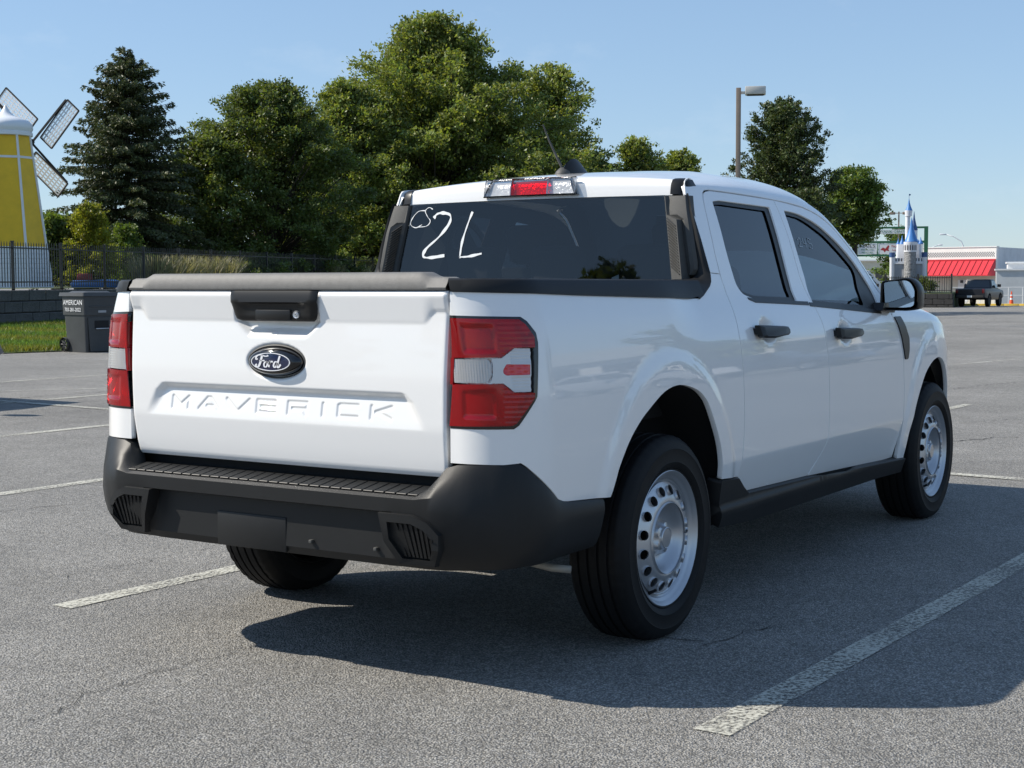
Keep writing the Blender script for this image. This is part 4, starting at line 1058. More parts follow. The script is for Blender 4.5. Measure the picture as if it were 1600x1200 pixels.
for ch, ya, yb in WORD:
    wv = .0058
    for pl in Lt[ch]:
        q = [((ya-wv*.8)+((yb+wv*.8)-(ya-wv*.8))*a, .8245+b*.0365) for a, b in pl]
        if ch == 'I': q = [((ya+yb)/2, z) for _, z in q]
        for a, b in zip(q, q[1:]): SEG.append((a, b))
def letter_mask(Y, Z):
    D = np.full(Y.shape, 1.0)
    for (a, b) in SEG:
        ax, ay = a; bx, by = b; dx, dy = bx-ax, by-ay; L2 = dx*dx+dy*dy
        t = np.clip(((Y-ax)*dx+(Z-ay)*dy)/L2, 0, 1); D = np.minimum(D, np.hypot(Y-ax-t*dx, Z-ay-t*dy))
    return np.clip((.0078-D)/.0040, 0, 1)
def ss(a, b, x):
    t = np.clip((x-a)/(b-a), 0, 1); return t*t*(3-2*t)
def tg_x(Y, Z):
    A = np.abs(Y); fz = np.array([FACE(z) for z in Z[:, 0]])[:, None]+np.zeros_like(Y)
    fz = fz+.010*(A/.66)**2*.6                                # slight plan crown
    # upper band under the lip
    zb = 1.119+.037*ss(.575, .618, A)
    lip = -1.0135+.006*(A/.66)**2
    band = lip+.011*np.clip((1.199-Z)/np.maximum(1.199-zb, 1e-3), 0, 1)
    top = lip+.010*ss(1.203, 1.217, Z)
    up = np.where(Z > 1.199, top, band)
    x = fz+(up-fz)*ss(-.004, .004, Z-zb)
    # trapezoid recess behind the lettering
    yl = np.interp(Z, [.795, .81, .880, .905, .915], [.600, .590, .546, .515, .47])
    dt = (.9115-Z)/.024; ds = (yl-A)/.042
    w = np.minimum(dt, ds); w = ss(0, 1, w)
    x = x+w*.016*np.clip((Z-.797)/.085, 0, 1)
    x = x+.0030*letter_mask(Y, Z)*w
    # scallop below the handle
    yl = np.interp(Z, [1.060, 1.075, 1.117, 1.2], [.105, .135, .185, .186])
    w = np.minimum((Z-1.064)/.034, (yl-A)/.035); w = ss(0, 1, w)*(1-ss(1.14, 1.16, Z))
    x = x+.024*w
    # dish for the emblem
    e = np.hypot(Y/.129, (Z-.990)/.060)
    x = x+.012*(1-ss(.86, 1.0, e))
    return x
def axisvals(segs):
    out = []
    for a, b, d in segs:
        n = max(1, int(round((b-a)/d))); out += [a+(b-a)*i/n for i in range(n)]
    return np.array(out+[segs[-1][1]])
HW = .664
ys = axisvals([(-HW,-.50,.006),(-.50,.50,.0027),(.50,HW,.006)]); zs = axisvals([(.657,.785,.012),(.785,.92,.0027),(.92,1.216,.0055)])
Yg, Zg = np.meshgrid(ys, zs)
inset = np.interp(Zg, [.657,.70,.80,1.2], [.016,.010,.006,0.0])*np.sign(Yg)*ss(.55, .664, np.abs(Yg))
Xg = tg_x(Yg, Zg); Yv = Yg-inset
# rolled edges
edge = np.minimum(HW-np.abs(Yg), Zg-.657); Xg = Xg+.006*(1-np.clip(edge/.008, 0, 1))**2
nr, nc = Yg.shape
V = np.stack([Xg.ravel(), Yv.ravel(), Zg.ravel()], 1).tolist(); F = []
for j in range(nr-1):
    for i in range(nc-1):
        a = j*nc+i; F.append((a, a+nc, a+nc+1, a+1))
ring = [i for i in range(nc)]+[j*nc+nc-1 for j in range(1, nr)]+[(nr-1)*nc+i for i in range(nc-2, -1, -1)]+[j*nc for j in range(nr-2, 0, -1)]
b0 = len(V)
for i in ring: V.append([V[i][0], V[i][1], V[i][2]])
for i in ring: V.append([V[i][0]+.05, V[i][1], V[i][2]])
n_ = len(ring)
for i in range(n_): F.append((b0+i, b0+(i+1) % n_, b0+n_+(i+1) % n_, b0+n_+i))
tg = raw('tailgate', V, F, MT['paint'], TR, smooth=True)
tg['label'] = 'white stamped tailgate with debossed lettering'
box('tailgate_inner', (-.965, -.655, .66), (-.935, .655, 1.21), MT['dark'], tg)
# cap along the top of the tailgate
rows = []
for y in axisvals([(-.662,-.62,.014),(-.62,-.55,.01),(-.55,.55,.1),(.55,.62,.01),(.62,.662,.014)]):
    a = abs(y); zt = 1.2725-.0150*float(ss(.557, .606, a)); k = .006*(a/.66)**2; e = .004*(a > .66)
    rows.append([(-1.000+k, y, 1.2185), (-1.011+k, y, 1.2195), (-1.013+k, y, 1.226), (-1.004+k, y, zt-.020), (-.996+k, y, zt-.006), (-.984, y, zt-e), (-.93, y, zt-e), (-.92, y, 1.21)])
grid('tailgate_cap', rows, MT['captrim'], tg, sharp=50)
# handle
rows = []
zz = [1.2165, 1.205, 1.19, 1.180, 1.175, 1.160, 1.140, 1.126, 1.119]; xx = [-1.0225, -1.0265, -1.029, -1.0305, -1.0275, -1.022, -1.018, -1.016, -1.008]
bm = bmesh.new(); R = []
for z, x in zip(zz, xx):
    hw = float(np.interp(z, [1.117, 1.122, 1.130, 1.15, 1.2165], [.145, .163, .172, .177, .1855]))
    row = []
    for k in range(25):
        t = -1+2*k/24; y = hw*t; lo_ = .010*max(0, abs(t)-.93)/.07
        xv = x+lo_
        if .998 < 0: pass
        fold = 1-ss(.62, .80, abs(t))
        if 1.150 < z < 1.179: xv += .008*fold
        row.append(bm.verts.new((xv, y, z)))
    R.append(row)
for A_, B_ in zip(R, R[1:]):
    for i in range(24): bm.faces.new((A_[i], A_[i+1], B_[i+1], B_[i]))
hd = frombm('tailgate_handle', bm, MT['satin_black'], tg, smooth=True, sharp=45)
box('release_paddle', (-1.0235, -.073, 1.122), (-1.000, .073, 1.156), MT['satin_black'], hd, .004)
bm = bmesh.new(); bm_lathe(bm, [(.002, .004), (.006, .004), (.0075, .002), (.011, .003), (.0125, 0), (.0125, -.02)], 20, Matrix.Translation((-1.020, -.096, 1.141)) @ Matrix.Rotation(-PI/2, 4, 'Y'))
frombm('key_cylinder', bm, MT['steel'], hd, smooth=True, sharp=40)
# emblem: thick dark oval, blue oval, white line and script
def oval(bm, prof_, n=48, zc=.990):
    rings = []
    for a, b, x in prof_: rings.append([bm.verts.new((x, a*math.cos(2*PI*i/n), zc+b*math.sin(2*PI*i/n))) for i in range(n)])
    for P_, Q_ in zip(rings, rings[1:]):
        for i in range(n): bm.faces.new((P_[i], P_[(i+1) % n], Q_[(i+1) % n], Q_[i]))
    return rings
bm = bmesh.new(); oval(bm, [(.124, .0565, -.998), (.122, .055, -1.006), (.116, .051, -1.008), (.114, .049, -1.003)]); frombm('emblem_bezel', bm, MT['podtrim'], tg, smooth=True, sharp=40)
bm = bmesh.new(); rgo = oval(bm, [(.113, .0485, -.996), (.110, .0465, -1.012), (.100, .040, -1.026), (.090, .034, -1.033), (.084, .031, -1.034)]); bm.faces.new(rgo[-1]); em = frombm('emblem', bm, MT['gloss_black'], tg, smooth=True, sharp=50)
bm = bmesh.new(); rgo = oval(bm, [(.0815, .0292, -1.0335), (.0815, .0292, -1.0365), (.0785, .0268, -1.0365), (.0785, .0268, -1.034)]); frombm('emblem_line', bm, MT['white'], em)
bm = bmesh.new(); rgo = oval(bm, [(.0785, .0268, -1.0345), (.05, .017, -1.0358), (.02, .007, -1.0362)]); bm.faces.new(rgo[-1]); frombm('emblem_field', bm, MT['blue'], em, smooth=True)
def script(pts, w0, w1=None, x=-1.0375):
    P_ = spline(pts, 6); Vv = []; Ff = []
    for i, p in enumerate(P_):
        a = Vector(P_[max(0, i-1)]); b = Vector(P_[min(len(P_)-1, i+1)]); d = (b-a).normalized(); nn = Vector((-d.y, d.x))
        w = w0*(.55+.75*abs(d.y))                                 # broad down strokes, thin joins
        for sg in (-1, 1):
            q = Vector(p)+nn*sg*w*.5; Vv.append((x, -q.x*.00235, .990+(q.y-.2)*.00235))
        if i: k = 2*i; Ff.append((k-2, k-1, k+1, k))
    return raw('emblem_script', Vv, Ff, MT['white'], em)
script([(-22,4.2),(-24.5,3.2),(-25,6),(-21,9),(-15,9.2),(-9,7.8),(-4.5,8.2),(-3.6,9.4)], 2.3)              # F flourish
script([(-14,9.0),(-15.6,4),(-18,-2),(-21,-6.4),(-24.4,-6.8),(-25.4,-4.6),(-23.4,-3.6)], 2.9)               # F stem
script([(-19.5,1.4),(-15.5,2.0),(-11.5,1.4),(-10.4,2.6)], 1.9)                                               # F bar
script([(-7,.6),(-9.4,-.6),(-11,-3.6),(-10,-6.4),(-7.2,-6.6),(-5,-4),(-4.8,-1),(-6.6,.6),(-4.6,-1.2),(-1.6,-.4)], 2.1)   # o
script([(-1.6,-.4),(-.4,1.2),(-1.2,-2.6),(-2.6,-6.8)], 2.2); script([(-1.8,-3.6),(.6,-.2),(3.2,1.2),(4.6,-.2)], 2.1)     # r
script([(12.6,.4),(9.4,.6),(6.8,-2.2),(6.4,-5.4),(8.4,-6.9),(11.2,-4.8),(13.4,-.8)], 2.2)                     # d bowl
script([(17.6,8.8),(15.6,4),(13.4,-2),(12.8,-5.6),(14.4,-6.9),(16.8,-5.2),(18.8,-2.6)], 2.5)                  # d stem
# ---- rear bumper
def bplan(u, o):
    """plan of the bumper: like the body side at half width .905, o outward"""
    if u >= UC: return (u, -(.905+o))
    th = (UC-u)/RC
    if th <= PI/2: return (UC-(RC+o)*math.sin(th), -(.905-RC+(RC+o)*math.cos(th)))
    return (UC-RC-o, -(.905-RC-(th-PI/2)*RC))
def uy(y): return UC-RC*PI/2-(.905-RC-y)
KEY = [
 (-.495, [(.5535,-.008),(.5520,.004),(.545,.009),(.52,.012),(.505,.010),(.47,.002),(.44,-.006),(.41,-.018),(.395,-.03),(.39,-.10)]),
 (-.715, [(.5715,-.008),(.5700,.004),(.562,.009),(.53,.014),(.510,.013),(.47,.006),(.44,-.002),(.41,-.016),(.395,-.03),(.39,-.10)]),
 (-.773, [(.5855,-.008),(.5840,.004),(.575,.009),(.54,.016),(.512,.016),(.47,.009),(.44,0),(.41,-.014),(.393,-.03),(.388,-.10)]),
 (-.909, [(.6955,-.008),(.6940,.004),(.680,.010),(.60,.024),(.515,.026),(.47,.018),(.44,.008),(.41,-.008),(.390,-.025),(.385,-.10)]),
 (-.928, [(.7075,-.008),(.7060,.004),(.692,.010),(.60,.020),(.517,.023),(.47,.016),(.44,.010),(.41,-.006),(.388,-.025),(.384,-.10)]),
 (-1.03, [(.7045,-.010),(.7030,.004),(.680,.012),(.60,.032),(.535,.038),(.48,.032),(.44,.020),(.41,.002),(.385,-.020),(.380,-.09)]),
 (uy(.70), [(.7035,-.03),(.7000,.006),(.670,.030),(.612,.066),(.560,.072),(.49,.064),(.44,.050),(.41,.032),(.384,.004),(.378,-.07)]),
 (uy(.665), [(.690,-.04),(.690,.012),(.655,.048),(.6095,.084),(.560,.088),(.49,.080),(.44,.068),(.41,.052),(.384,.024),(.378,-.06)]),
 (uy(.625), [(.630,-.02),(.632,.040),(.618,.072),(.604,.090),(.562,.092),(.49,.082),(.44,.072),(.41,.058),(.384,.032),(.378,-.06)]),
 (uy(.600), [(.606,.000),(.609,.070),(.6085,.082),(.600,.093),(.560,.093),(.49,.083),(.44,.073),(.41,.060),(.384,.035),(.378,-.06)]),
 (uy(.520), [(.604,.000),(.609,.072),(.6085,.083),(.600,.094),(.559,.094),(.49,.083),(.44,.073),(.41,.060),(.384,.036),(.378,-.06)]),
 (uy(.490), [(.604,.000),(.609,.073),(.6085,.084),(.600,.095),(.558,.095),(.548,.055),(.47,.058),(.41,.060),(.384,.042),(.378,-.06)]),
 (uy(.000), [(.604,.000),(.609,.075),(.6085,.086),(.600,.097),(.558,.097),(.548,.057),(.47,.060),(.41,.062),(.384,.044),(.378,-.06)]),
]
kus = [k[0] for k in KEY]
stn = []
for a, b in zip(kus, kus[1:]):
    n = max(1, int(abs(b-a)/.02)); n = min(n, 14); stn += [a+(b-a)*i/n for i in range(n)]
stn.append(kus[-1])
rows = []
def bsec(u):
    for (ua, A_), (ub, B_) in zip(KEY, KEY[1:]):
        if ub-1e-9 <= u <= ua+1e-9:
            f = (ua-u)/(ua-ub); return [(p[0]+(q[0]-p[0])*f, p[1]+(q[1]-p[1])*f) for p, q in zip(A_, B_)]
rr = []
for u in stn:
    rr.append([(lambda q, z: (q[0], q[1], z))(bplan(u, o), z) for z, o in bsec(u)])
full = rr+[[(x, -y, z) for x, y, z in r_] for r_ in rr[-2::-1]]
bm = bmesh.new(); RV = [[bm.verts.new(p) for p in r_] for r_ in full]
for A_, B_ in zip(RV, RV[1:]):
    for i in range(len(A_)-1): bm.faces.new((A_[i], A_[i+1], B_[i+1], B_[i]))
bp = frombm('rear_bumper', bm, MT['bumper'], TR, smooth=True, sharp=32)
bp['label'] = 'black moulded rear bumper with ribbed step'
# step pad with raised ribs
bm = bmesh.new(); quad(bm, (-1.080, -.60, .6095), (-1.080, .60, .6095), (-.985, .60, .625), (-.985, -.60, .625)); quad(bm, (-.985, -.66, .626), (-.985, .66, .626), (-.93, .66, .62), (-.93, -.66, .62))
sp = frombm('step_pad', bm, MT['bumper'], bp)
rib_me = None
for k in range(29):
    y = -.588+k*.042
    if rib_me is None:
        bm = bmesh.new(); ang = math.atan2(.0155, .095)
        bm_box(bm, (-.0015, -.0185, .0005), (.086, .0185, .0052), .0015, 1, Matrix.Translation((-1.077, 0, .6095)) @ Matrix.Rotation(-ang, 4, 'Y'))
        ro_ = frombm('step_rib', bm, MT['podtrim'] if False else MT['bumper'], sp); rib_me = ro_.data
    else: ro_ = link('step_rib', rib_me, sp)
    ro_.location = (0, y, 0)
# plate panel, tow clips
bm = bmesh.new()
box('plate_panel', (-1.0624, -.078, .388), (-1.05, .236-.02, .500), MT['bumper'], bp, .003)
for y in (-.185, -.440):
    box('tow_clip', (-1.073, y-.006, .429), (-1.055, y+.006, .440), MT['podtrim'], bp, .002)
# corner pods with ribs
for s_ in (1, -1):
    m = lambda p: Vector((p[0], -p[1]*s_, p[2]))
    ol = [(.478,.556),(.600,.556),(.655,.536),(.690,.500),(.690,.455),(.660,.400),(.535,.400),(.500,.470)]     # (y, z)
    il = [(.512,.530),(.600,.530),(.640,.514),(.668,.485),(.668,.455),(.645,.418),(.548,.418),(.520,.478)]
    def xpod(y, o): 
        q = bplan(uy(max(.0, y)), o); return q
    def pt(y, z, o):
        if y <= .695: q = (-1.0-o, y)
        else: q = (-1.0-o, y)
        # follow the corner curve
        uu = uy(y); b_ = bplan(uu, o); return m((b_[0], -b_[1], z))
    bm = bmesh.new(); rings = []
    for poly, o in ((ol, .060), (ol, .098), ([(y*.985+.0088, z*.985+.0072) for y, z in ol], .108), (il, .108), (il, .094)):
        rings.append([bm.verts.new(pt(y, z, o-(.03 if z < .44 else 0)*(1 if o > .09 else .6)-max(0, y-.62)*.25)) for y, z in poly])
    for P_, Q_ in zip(rings, rings[1:]):
        for i in range(len(P_)): bm.faces.new((P_[i], P_[(i+1) % len(P_)], Q_[(i+1) % len(P_)], Q_[i]))
    bm.faces.new(rings[-1])
    pd = frombm('bumper_pod', bm, MT['bumper'], bp, smooth=True, sharp=30)
    bm = bmesh.new()
    for k in range(8):
        y = .535+k*.0185
        zt = float(np.interp(y, [.5, .60, .64, .67], [.526, .526, .510, .482])); zb = .424
        yb = y+.018-.004*k
        P3 = [pt(y, zt, .0975-max(0, y-.62)*.0), pt(y+.009, zt, .0975), pt(yb+.009, zb, .069), pt(yb, zb, .069)]
        off = Vector((-.0035, 0, .0005)); vs = [bm.verts.new(p) for p in P3]+[bm.verts.new(p+off) for p in P3]
        for f in ((4,5,6,7),(0,1,5,4),(1,2,6,5),(2,3,7,6),(3,0,4,7)): bm.faces.new([vs[i] for i in f])
    frombm('pod_ribs', bm, MT['bumper'], pd)

# ---- wheels
def make_wheel(xc, s):
    """wheel on the near (s=1) or far side"""
    Mx = Matrix.Translation((xc, -.795*s, .350)) @ Matrix.Rotation(PI/2 if s > 0 else -PI/2, 4, 'X')     # local +z -> outward
    Mx3 = Mx
    A_R = pchip([.124, .130, .137, .15, .17, .187, .196], [.0955, .0975, .0965, .092, .083, .075, .070])
    def discP(u, v):
        t = u/.16; q = Mx3 @ Vector((v*math.cos(t), v*math.sin(t), A_R(v))); return (q.x, q.y, q.z)
    holes = []
    nh = 16
    for k in range(nh):
        c = (k+.5)/nh*2*PI*.16; holes.append([(c+.0165*math.cos(2*PI*i/14), .1655+.0165*math.sin(2*PI*i/14)) for i in range(14)])
    U = 2*PI*.16
    w = panel('wheel', [(0, .126), (U, .126), (U, .195), (0, .195)], discP, MT['steel'], TR, 1, holes=holes, step=.012, edge=.008, flange=.008, h=.002)
    bm = bmesh.new()
    bm_lathe(bm, [(.1265,.0967),(.120,.0925),(.113,.084),(.105,.072),(.096,.061),(.084,.053),(.070,.049),(.05,.048)], 48, Mx)
    bm_lathe(bm, [(.150,-.08),(.188,-.04),(.192,.060),(.1945,.0695),(.199,.0700),(.2045,.0705),(.2085,.075),(.2125,.080),(.2185,.0825),(.2225,.088),(.2285,.0945),(.2345,.1005),(.2385,.0985),(.2395,.093),(.236,.085)], 64, Mx)
    frombm('rim', bm, MT['steel'], w, smooth=True, sharp=60)
    # hub cap: stepped star
    bm = bmesh.new(); rings = []
    for r0, amp, z in ((.066, .0, .046), (.065, .0, .056), (.061, .014, .072), (.055, .013, .082), (.040, 0, .086), (.038, 0, .093), (.035, 0, .095), (.033, 0, .0935), (.012, 0, .094)):
        rings.append([bm.verts.new(Mx @ Vector(((r0-amp*(.5-.5*math.cos(5*t)))*math.cos(t), (r0-amp*(.5-.5*math.cos(5*t)))*math.sin(t), z))) for t in [2*PI*i/60 for i in range(60)]])
    for P_, Q_ in zip(rings, rings[1:]):
        for i in range(60): bm.faces.new((P_[i], P_[(i+1) % 60], Q_[(i+1) % 60], Q_[i]))
    bm.faces.new(rings[-1])
    frombm('hub_cap', bm, MT['hubcap'], w, smooth=True, sharp=35)
    bm = bmesh.new(); t0 = -2.05 if s > 0 else -1.1
    dirv = Vector((math.cos(t0), math.sin(t0), 0))
    bm_tube(bm, Mx @ (dirv*.206+Vector((0, 0, .068))), Mx @ (dirv*.188+Vector((0, 0, .098))), .006, .005, 8); frombm('valve_stem', bm, MT['rubber'], w, smooth=True, sharp=50)
    # tyre
    pr = [(.225,.080),(.2335,.0935),(.238,.1005),(.2415,.1010),(.2435,.0985),(.247,.1030),(.262,.1095),(.266,.1120),(.270,.1108),(.292,.1128),(.308,.1122),(.312,.1135),(.316,.1115),(.330,.1070),(.340,.1010),(.347,.0945),(.354,.0875),(.3585,.0800)]
    tread = []
    gro = [.056, .019, -.019, -.056]
    def crown(a): return .362-.0035*(a/.08)**2
    seq = [(.076, 0)]
    for g in gro: seq += [(g+.0052, 0), (g+.0038, .0075), (g-.0038, .0075), (g-.0052, 0)]
    seq += [(-.076, 0)]
    tr = [(crown(a)-d, a) for a, d in seq]
    profl = pr+tr+[(r, -a) for r, a in pr[::-1]]
    n = 144; bm = bmesh.new(); rings = []
    for i in range(n):
        t = 2*PI*i/n; ring_ = []
        for j, (r, a) in enumerate(profl):
            if r > .345 and abs(a) > .060 and i % 3 == 0: r = r-.0032
            elif r > .352 and .026 < abs(a) < .050 and (i+1) % 3 == 0: r = r-.002
            v = Mx @ Vector((r*math.cos(t), r*math.sin(t), a))
            if v.z < .012:                                    # flattened where it carries the truck
                k = (.012-v.z); v.z = .012-k*.45 if k < .012 else max(.0006, .0066-(k-.012)*.9)
            ring_.append(bm.verts.new(v))
        rings.append(ring_)
    m_ = len(profl)
    for i in range(n):
        P_ = rings[i]; Q_ = rings[(i+1) % n]
        for j in range(m_-1): bm.faces.new((P_[j], P_[j+1], Q_[j+1], Q_[j]))
    frombm('tyre', bm, MT['rubber'], w, smooth=True, sharp=38)
    bm = bmesh.new(); bm_lathe(bm, [(.0, -.02), (.15, -.02), (.15, -.05), (0, -.05)], 32, Mx); frombm('brake_disc', bm, MT['dark'], w)
for xc in (0, 3.076):
    for s_ in (1, -1): make_wheel(xc, s_)

# ---- hood, nose, windshield
ZH = pchip([2.42, 2.6, 2.9, 3.2, 3.5, 3.8, 3.95], [1.150, 1.146, 1.128, 1.10, 1.062, 1.01, .965])
ftop = reps([(2.40,1.085),(2.44,1.085),(2.70,1.060),(3.0,1.035),(3.2,1.005)])+[(3.45,.96),(3.75,.90),(3.92,.86),(3.95,.85)]
rows = []
for x in np.linspace(2.42, 3.945, 26):
    zt = float(np.interp(x, [p[0] for p in ftop], [p[1] for p in ftop])); e = Vector(fendP(x, zt)); zc = ZH(x); y0 = -e.y; half = []
    half = [(x, y0-.0005, zt-.004), (x, y0-.006, zt+.012), (x, y0-.025, zt+(zc-zt)*.45), (x, y0-.07, zt+(zc-zt)*.70), (x, y0*.75, zt+(zc-zt)*.86), (x, y0*.45, zt+(zc-zt)*.96)]
    rows.append([(a, -b, c) for a, b, c in half]+[(x, 0, zc)]+half[::-1])
grid('hood', rows, MT['paint'], TR)
last = rows[-1]
rows = [last]+[[(last[0][0]+dx, p[1]*k, z) for p in last] for dx, z, k in ((.04, .80, 1.0), (.06, .62, 1.0), (.05, .45, 1.0), (.0, .30, 1.0))]
grid('front_fascia', rows, MT['trim'], TR)
rows = []
for k in range(15):
    t = k/14; uu = (A_UP[-1][0]-.56)+.585*t; E_ = Vector(roofP(uu, .055+.03*(1-t)**3)); C_ = Vector((1.837+(2.66-1.837)*t, 0, ZC(1.837)+(1.155-ZC(1.837))*(t**1.12)))
    row = []
    for j in range(-8, 9):
        q = j/8; row.append((C_.x+(E_.x-C_.x)*q*q, abs(E_.y)*q, C_.z+(E_.z-C_.z)*q*q))
    rows.append(row)
grid('windshield', rows, MT['glass_clear'], TR)
grid('cowl', [rows[-1], [(p[0]+.06-.02*abs(p[1]), p[1], p[2]-.02) for p in rows[-1]], [(2.75, p[1]*1.0, 1.05) for p in rows[-1]]], MT['trim'], TR)
# ---- door mirrors
for s_ in (1, -1):
    bm = bmesh.new(); m = lambda x, y, z: Vector((x, -y*s_, z))
    ol = rounded([(.872,1.236),(1.010,1.254),(1.052,1.205),(1.050,1.105),(.990,1.096),(.885,1.098),(.868,1.115)], [.02,.035,.03,.02,.02,.02,.015], 5)
    cy = sum(p[0] for p in ol)/len(ol); cz = sum(p[1] for p in ol)/len(ol); rings = []
    for x, k in ((2.288, .90), (2.280, .965), (2.284, 1.0), (2.33, 1.02), (2.38, .97), (2.425, .80), (2.445, .5)):
        rings.append([bm.verts.new(m(x+.05*(y-cy)*(1 if x < 2.3 else .3), cy+(y-cy)*k, cz+(z-cz)*k)) for y, z in ol])
    for P_, Q_ in zip(rings, rings[1:]):
        for i in range(len(P_)): bm.faces.new((P_[i], P_[(i+1) % len(P_)], Q_[(i+1) % len(P_)], Q_[i]))
    bm.faces.new(rings[-1])
    mh = frombm('door_mirror', bm, MT['satin_black'], TR, smooth=True, sharp=40)
    gl = rounded([(.885,1.232),(1.000,1.240),(1.030,1.200),(1.028,1.118),(.990,1.112),(.893,1.112)], [.015,.03,.02,.02,.02,.015], 4)
    raw('mirror_glass', [m(2.287+.05*(y-cy), y, z) for y, z in gl], [tuple(range(len(gl)))[::-1] if s_ > 0 else tuple(range(len(gl)))], MT['mirror'], mh)
    bm = bmesh.new(); bm_prism(bm, [(2.22,1.098),(2.40,1.085),(2.42,1.11),(2.36,1.13),(2.25,1.135)], .845, .90, 1, fn=lambda v: Vector((v.x, -v.y*s_, v.z)))
    frombm('mirror_arm', bm, MT['satin_black'], mh)
# ---- cabin
def seat(x, y, w, back=.60, name='seat', tilt=-.30):
    bm = bmesh.new()
    bm_box(bm, (x-.02, y-w, .62), (x+.50, y+w, .78), .05, 3)
    sh = Matrix.Translation((x, y, .74)) @ Matrix.Rotation(tilt, 4, 'Y')
    bm_box(bm, (-.12, -w*.95, 0), (.02, w*.95, back), .05, 3, sh)
    st = frombm(name, bm, MT['seat'], TR, smooth=True, sharp=50)
    return st, sh
def rest(st, sh, y, back, z=.62):
    bm = bmesh.new(); bm_box(bm, (-.10, y-.125, back+.045), (-.005, y+.125, back+.225), .04, 3, sh)
    for k in (-.05, .05): bm_tube(bm, sh @ Vector((-.05, y+k, back-.02)), sh @ Vector((-.05, y+k, back+.07)), .006, n=6)
    frombm('headrest', bm, MT['seat'], st, smooth=True, sharp=50)
for y in (-.37, .37):
    st, sh = seat(1.42, y, .25); rest(st, sh, 0, .58)
st, sh = seat(.90, 0, .62, .50, 'rear_bench', -.16)
for y in (-.42, 0, .42): rest(st, sh, y, .44)
bm = bmesh.new(); bm_prism(bm, [(2.06,.75),(2.02,.98),(2.10,1.075),(2.30,1.095),(2.60,1.10),(2.60,.75)], -.76, .76, 1, .02); frombm('dashboard', bm, MT['dash'], TR, smooth=True, sharp=40)
box('centre_screen', (2.02, -.12, .98), (2.04, .12, 1.12), MT['gloss_black'], TR, .005)
bm = bmesh.new(); Mw = Matrix.Translation((1.98, .37, 1.03)) @ Matrix.Rotation(1.12, 4, 'Y')
for i in range(28):
    a0 = 2*PI*i/28; a1 = 2*PI*(i+1)/28
    bm_tube(bm, Mw @ Vector((.185*math.cos(a0), .185*math.sin(a0), 0)), Mw @ Vector((.185*math.cos(a1), .185*math.sin(a1), 0)), .014, n=8, cap=False)
bm_box(bm, (-.06, -.08, -.03), (.06, .08, .01), .01, 1, Mw); bm_box(bm, (-.012, -.18, -.02), (.012, .18, 0), 0, 1, Mw); bm_box(bm, (.0, -.012, -.02), (.18, .012, 0), 0, 1, Mw)
frombm('steering_wheel', bm, MT['dash'], TR, smooth=True, sharp=50)
box('inside_mirror', (1.90, -.13, 1.49), (1.93, .13, 1.56), MT['dash'], TR, .012)
rows = [[(x, y, ZC(x)-.055-.05*(y/.6)**2) for y in np.linspace(-.6, .6, 9)] for x in np.linspace(.64, 1.80, 8)]
rows = [[(.560+.012*(y/.6)**2, y, 1.578-.028*(y/.6)**2) for y in np.linspace(-.6, .6, 9)]]+rows
hlm = pm('headliner', (.06, .06, .06), .9); grid('headliner', rows, hlm, TR)
bm = bmesh.new(); quad(bm, (.56, -.84, .47), (2.6, -.84, .47), (2.6, .84, .47), (.56, .84, .47)); quad(bm, (2.6, -.84, .47), (2.6, .84, .47), (2.6, .84, 1.08), (2.6, -.84, 1.08))
for a in (1, -1):
    quad(bm, (.60, a*.82, .47), (2.5, a*.82, .47), (2.45, a*.835, 1.09), (.60, a*.835, 1.15))
frombm('cabin_lining', bm, MT['dash'], TR)
# faint writing on the front door glass
for pts in ([(1.475,1.415),(1.500,1.425),(1.512,1.410),(1.478,1.388),(1.515,1.388)], [(1.540,1.424),(1.535,1.402),(1.575,1.400)], [(1.562,1.424),(1.560,1.382)], [(1.630,1.420),(1.600,1.424),(1.598,1.404),(1.628,1.400),(1.622,1.382),(1.594,1.384)]):
    Vv = []; Ff = []; P_ = spline(reps(pts), 5)
    for i, p in enumerate(P_):
        a = Vector(P_[max(0, i-1)]); b = Vector(P_[min(len(P_)-1, i+1)]); d = (b-a).normalized(); nn = Vector((-d.y, d.x))
        for sg in (-1, 1):
            q = Vector(p)+nn*sg*.0016; Vv.append(sideP(q.x, q.y, -.0125))
        if i: k = 2*i; Ff.append((k-2, k-1, k+1, k))
    raw('window_writing', Vv, Ff, MT['chalk_thin'], TR)
# ================================================================== things on the left: bin, windmill
MT['binpl'] = pm('bin_plastic', (.045, .048, .050), .5, var=(5, .15), bump=(200, .15, .002))
MT['binlid'] = pm('bin_lid_plastic', (.055, .057, .058), .45, var=(5, .15))
MT['decal'] = pm('white_decal', (.75, .76, .77), .6)
p0 = gpix(134, 551.5)
vd_ = math.atan2(p0.y-CAM.y, p0.x-CAM.x)
BIN = empty('wheeled_bin', (p0.x, p0.y, gz(p0.x, p0.y)+.002), 'dark grey wheeled rubbish bin with white lettering at the lawn edge', 'rubbish bin', rz=vd_-PI/2+math.radians(32))
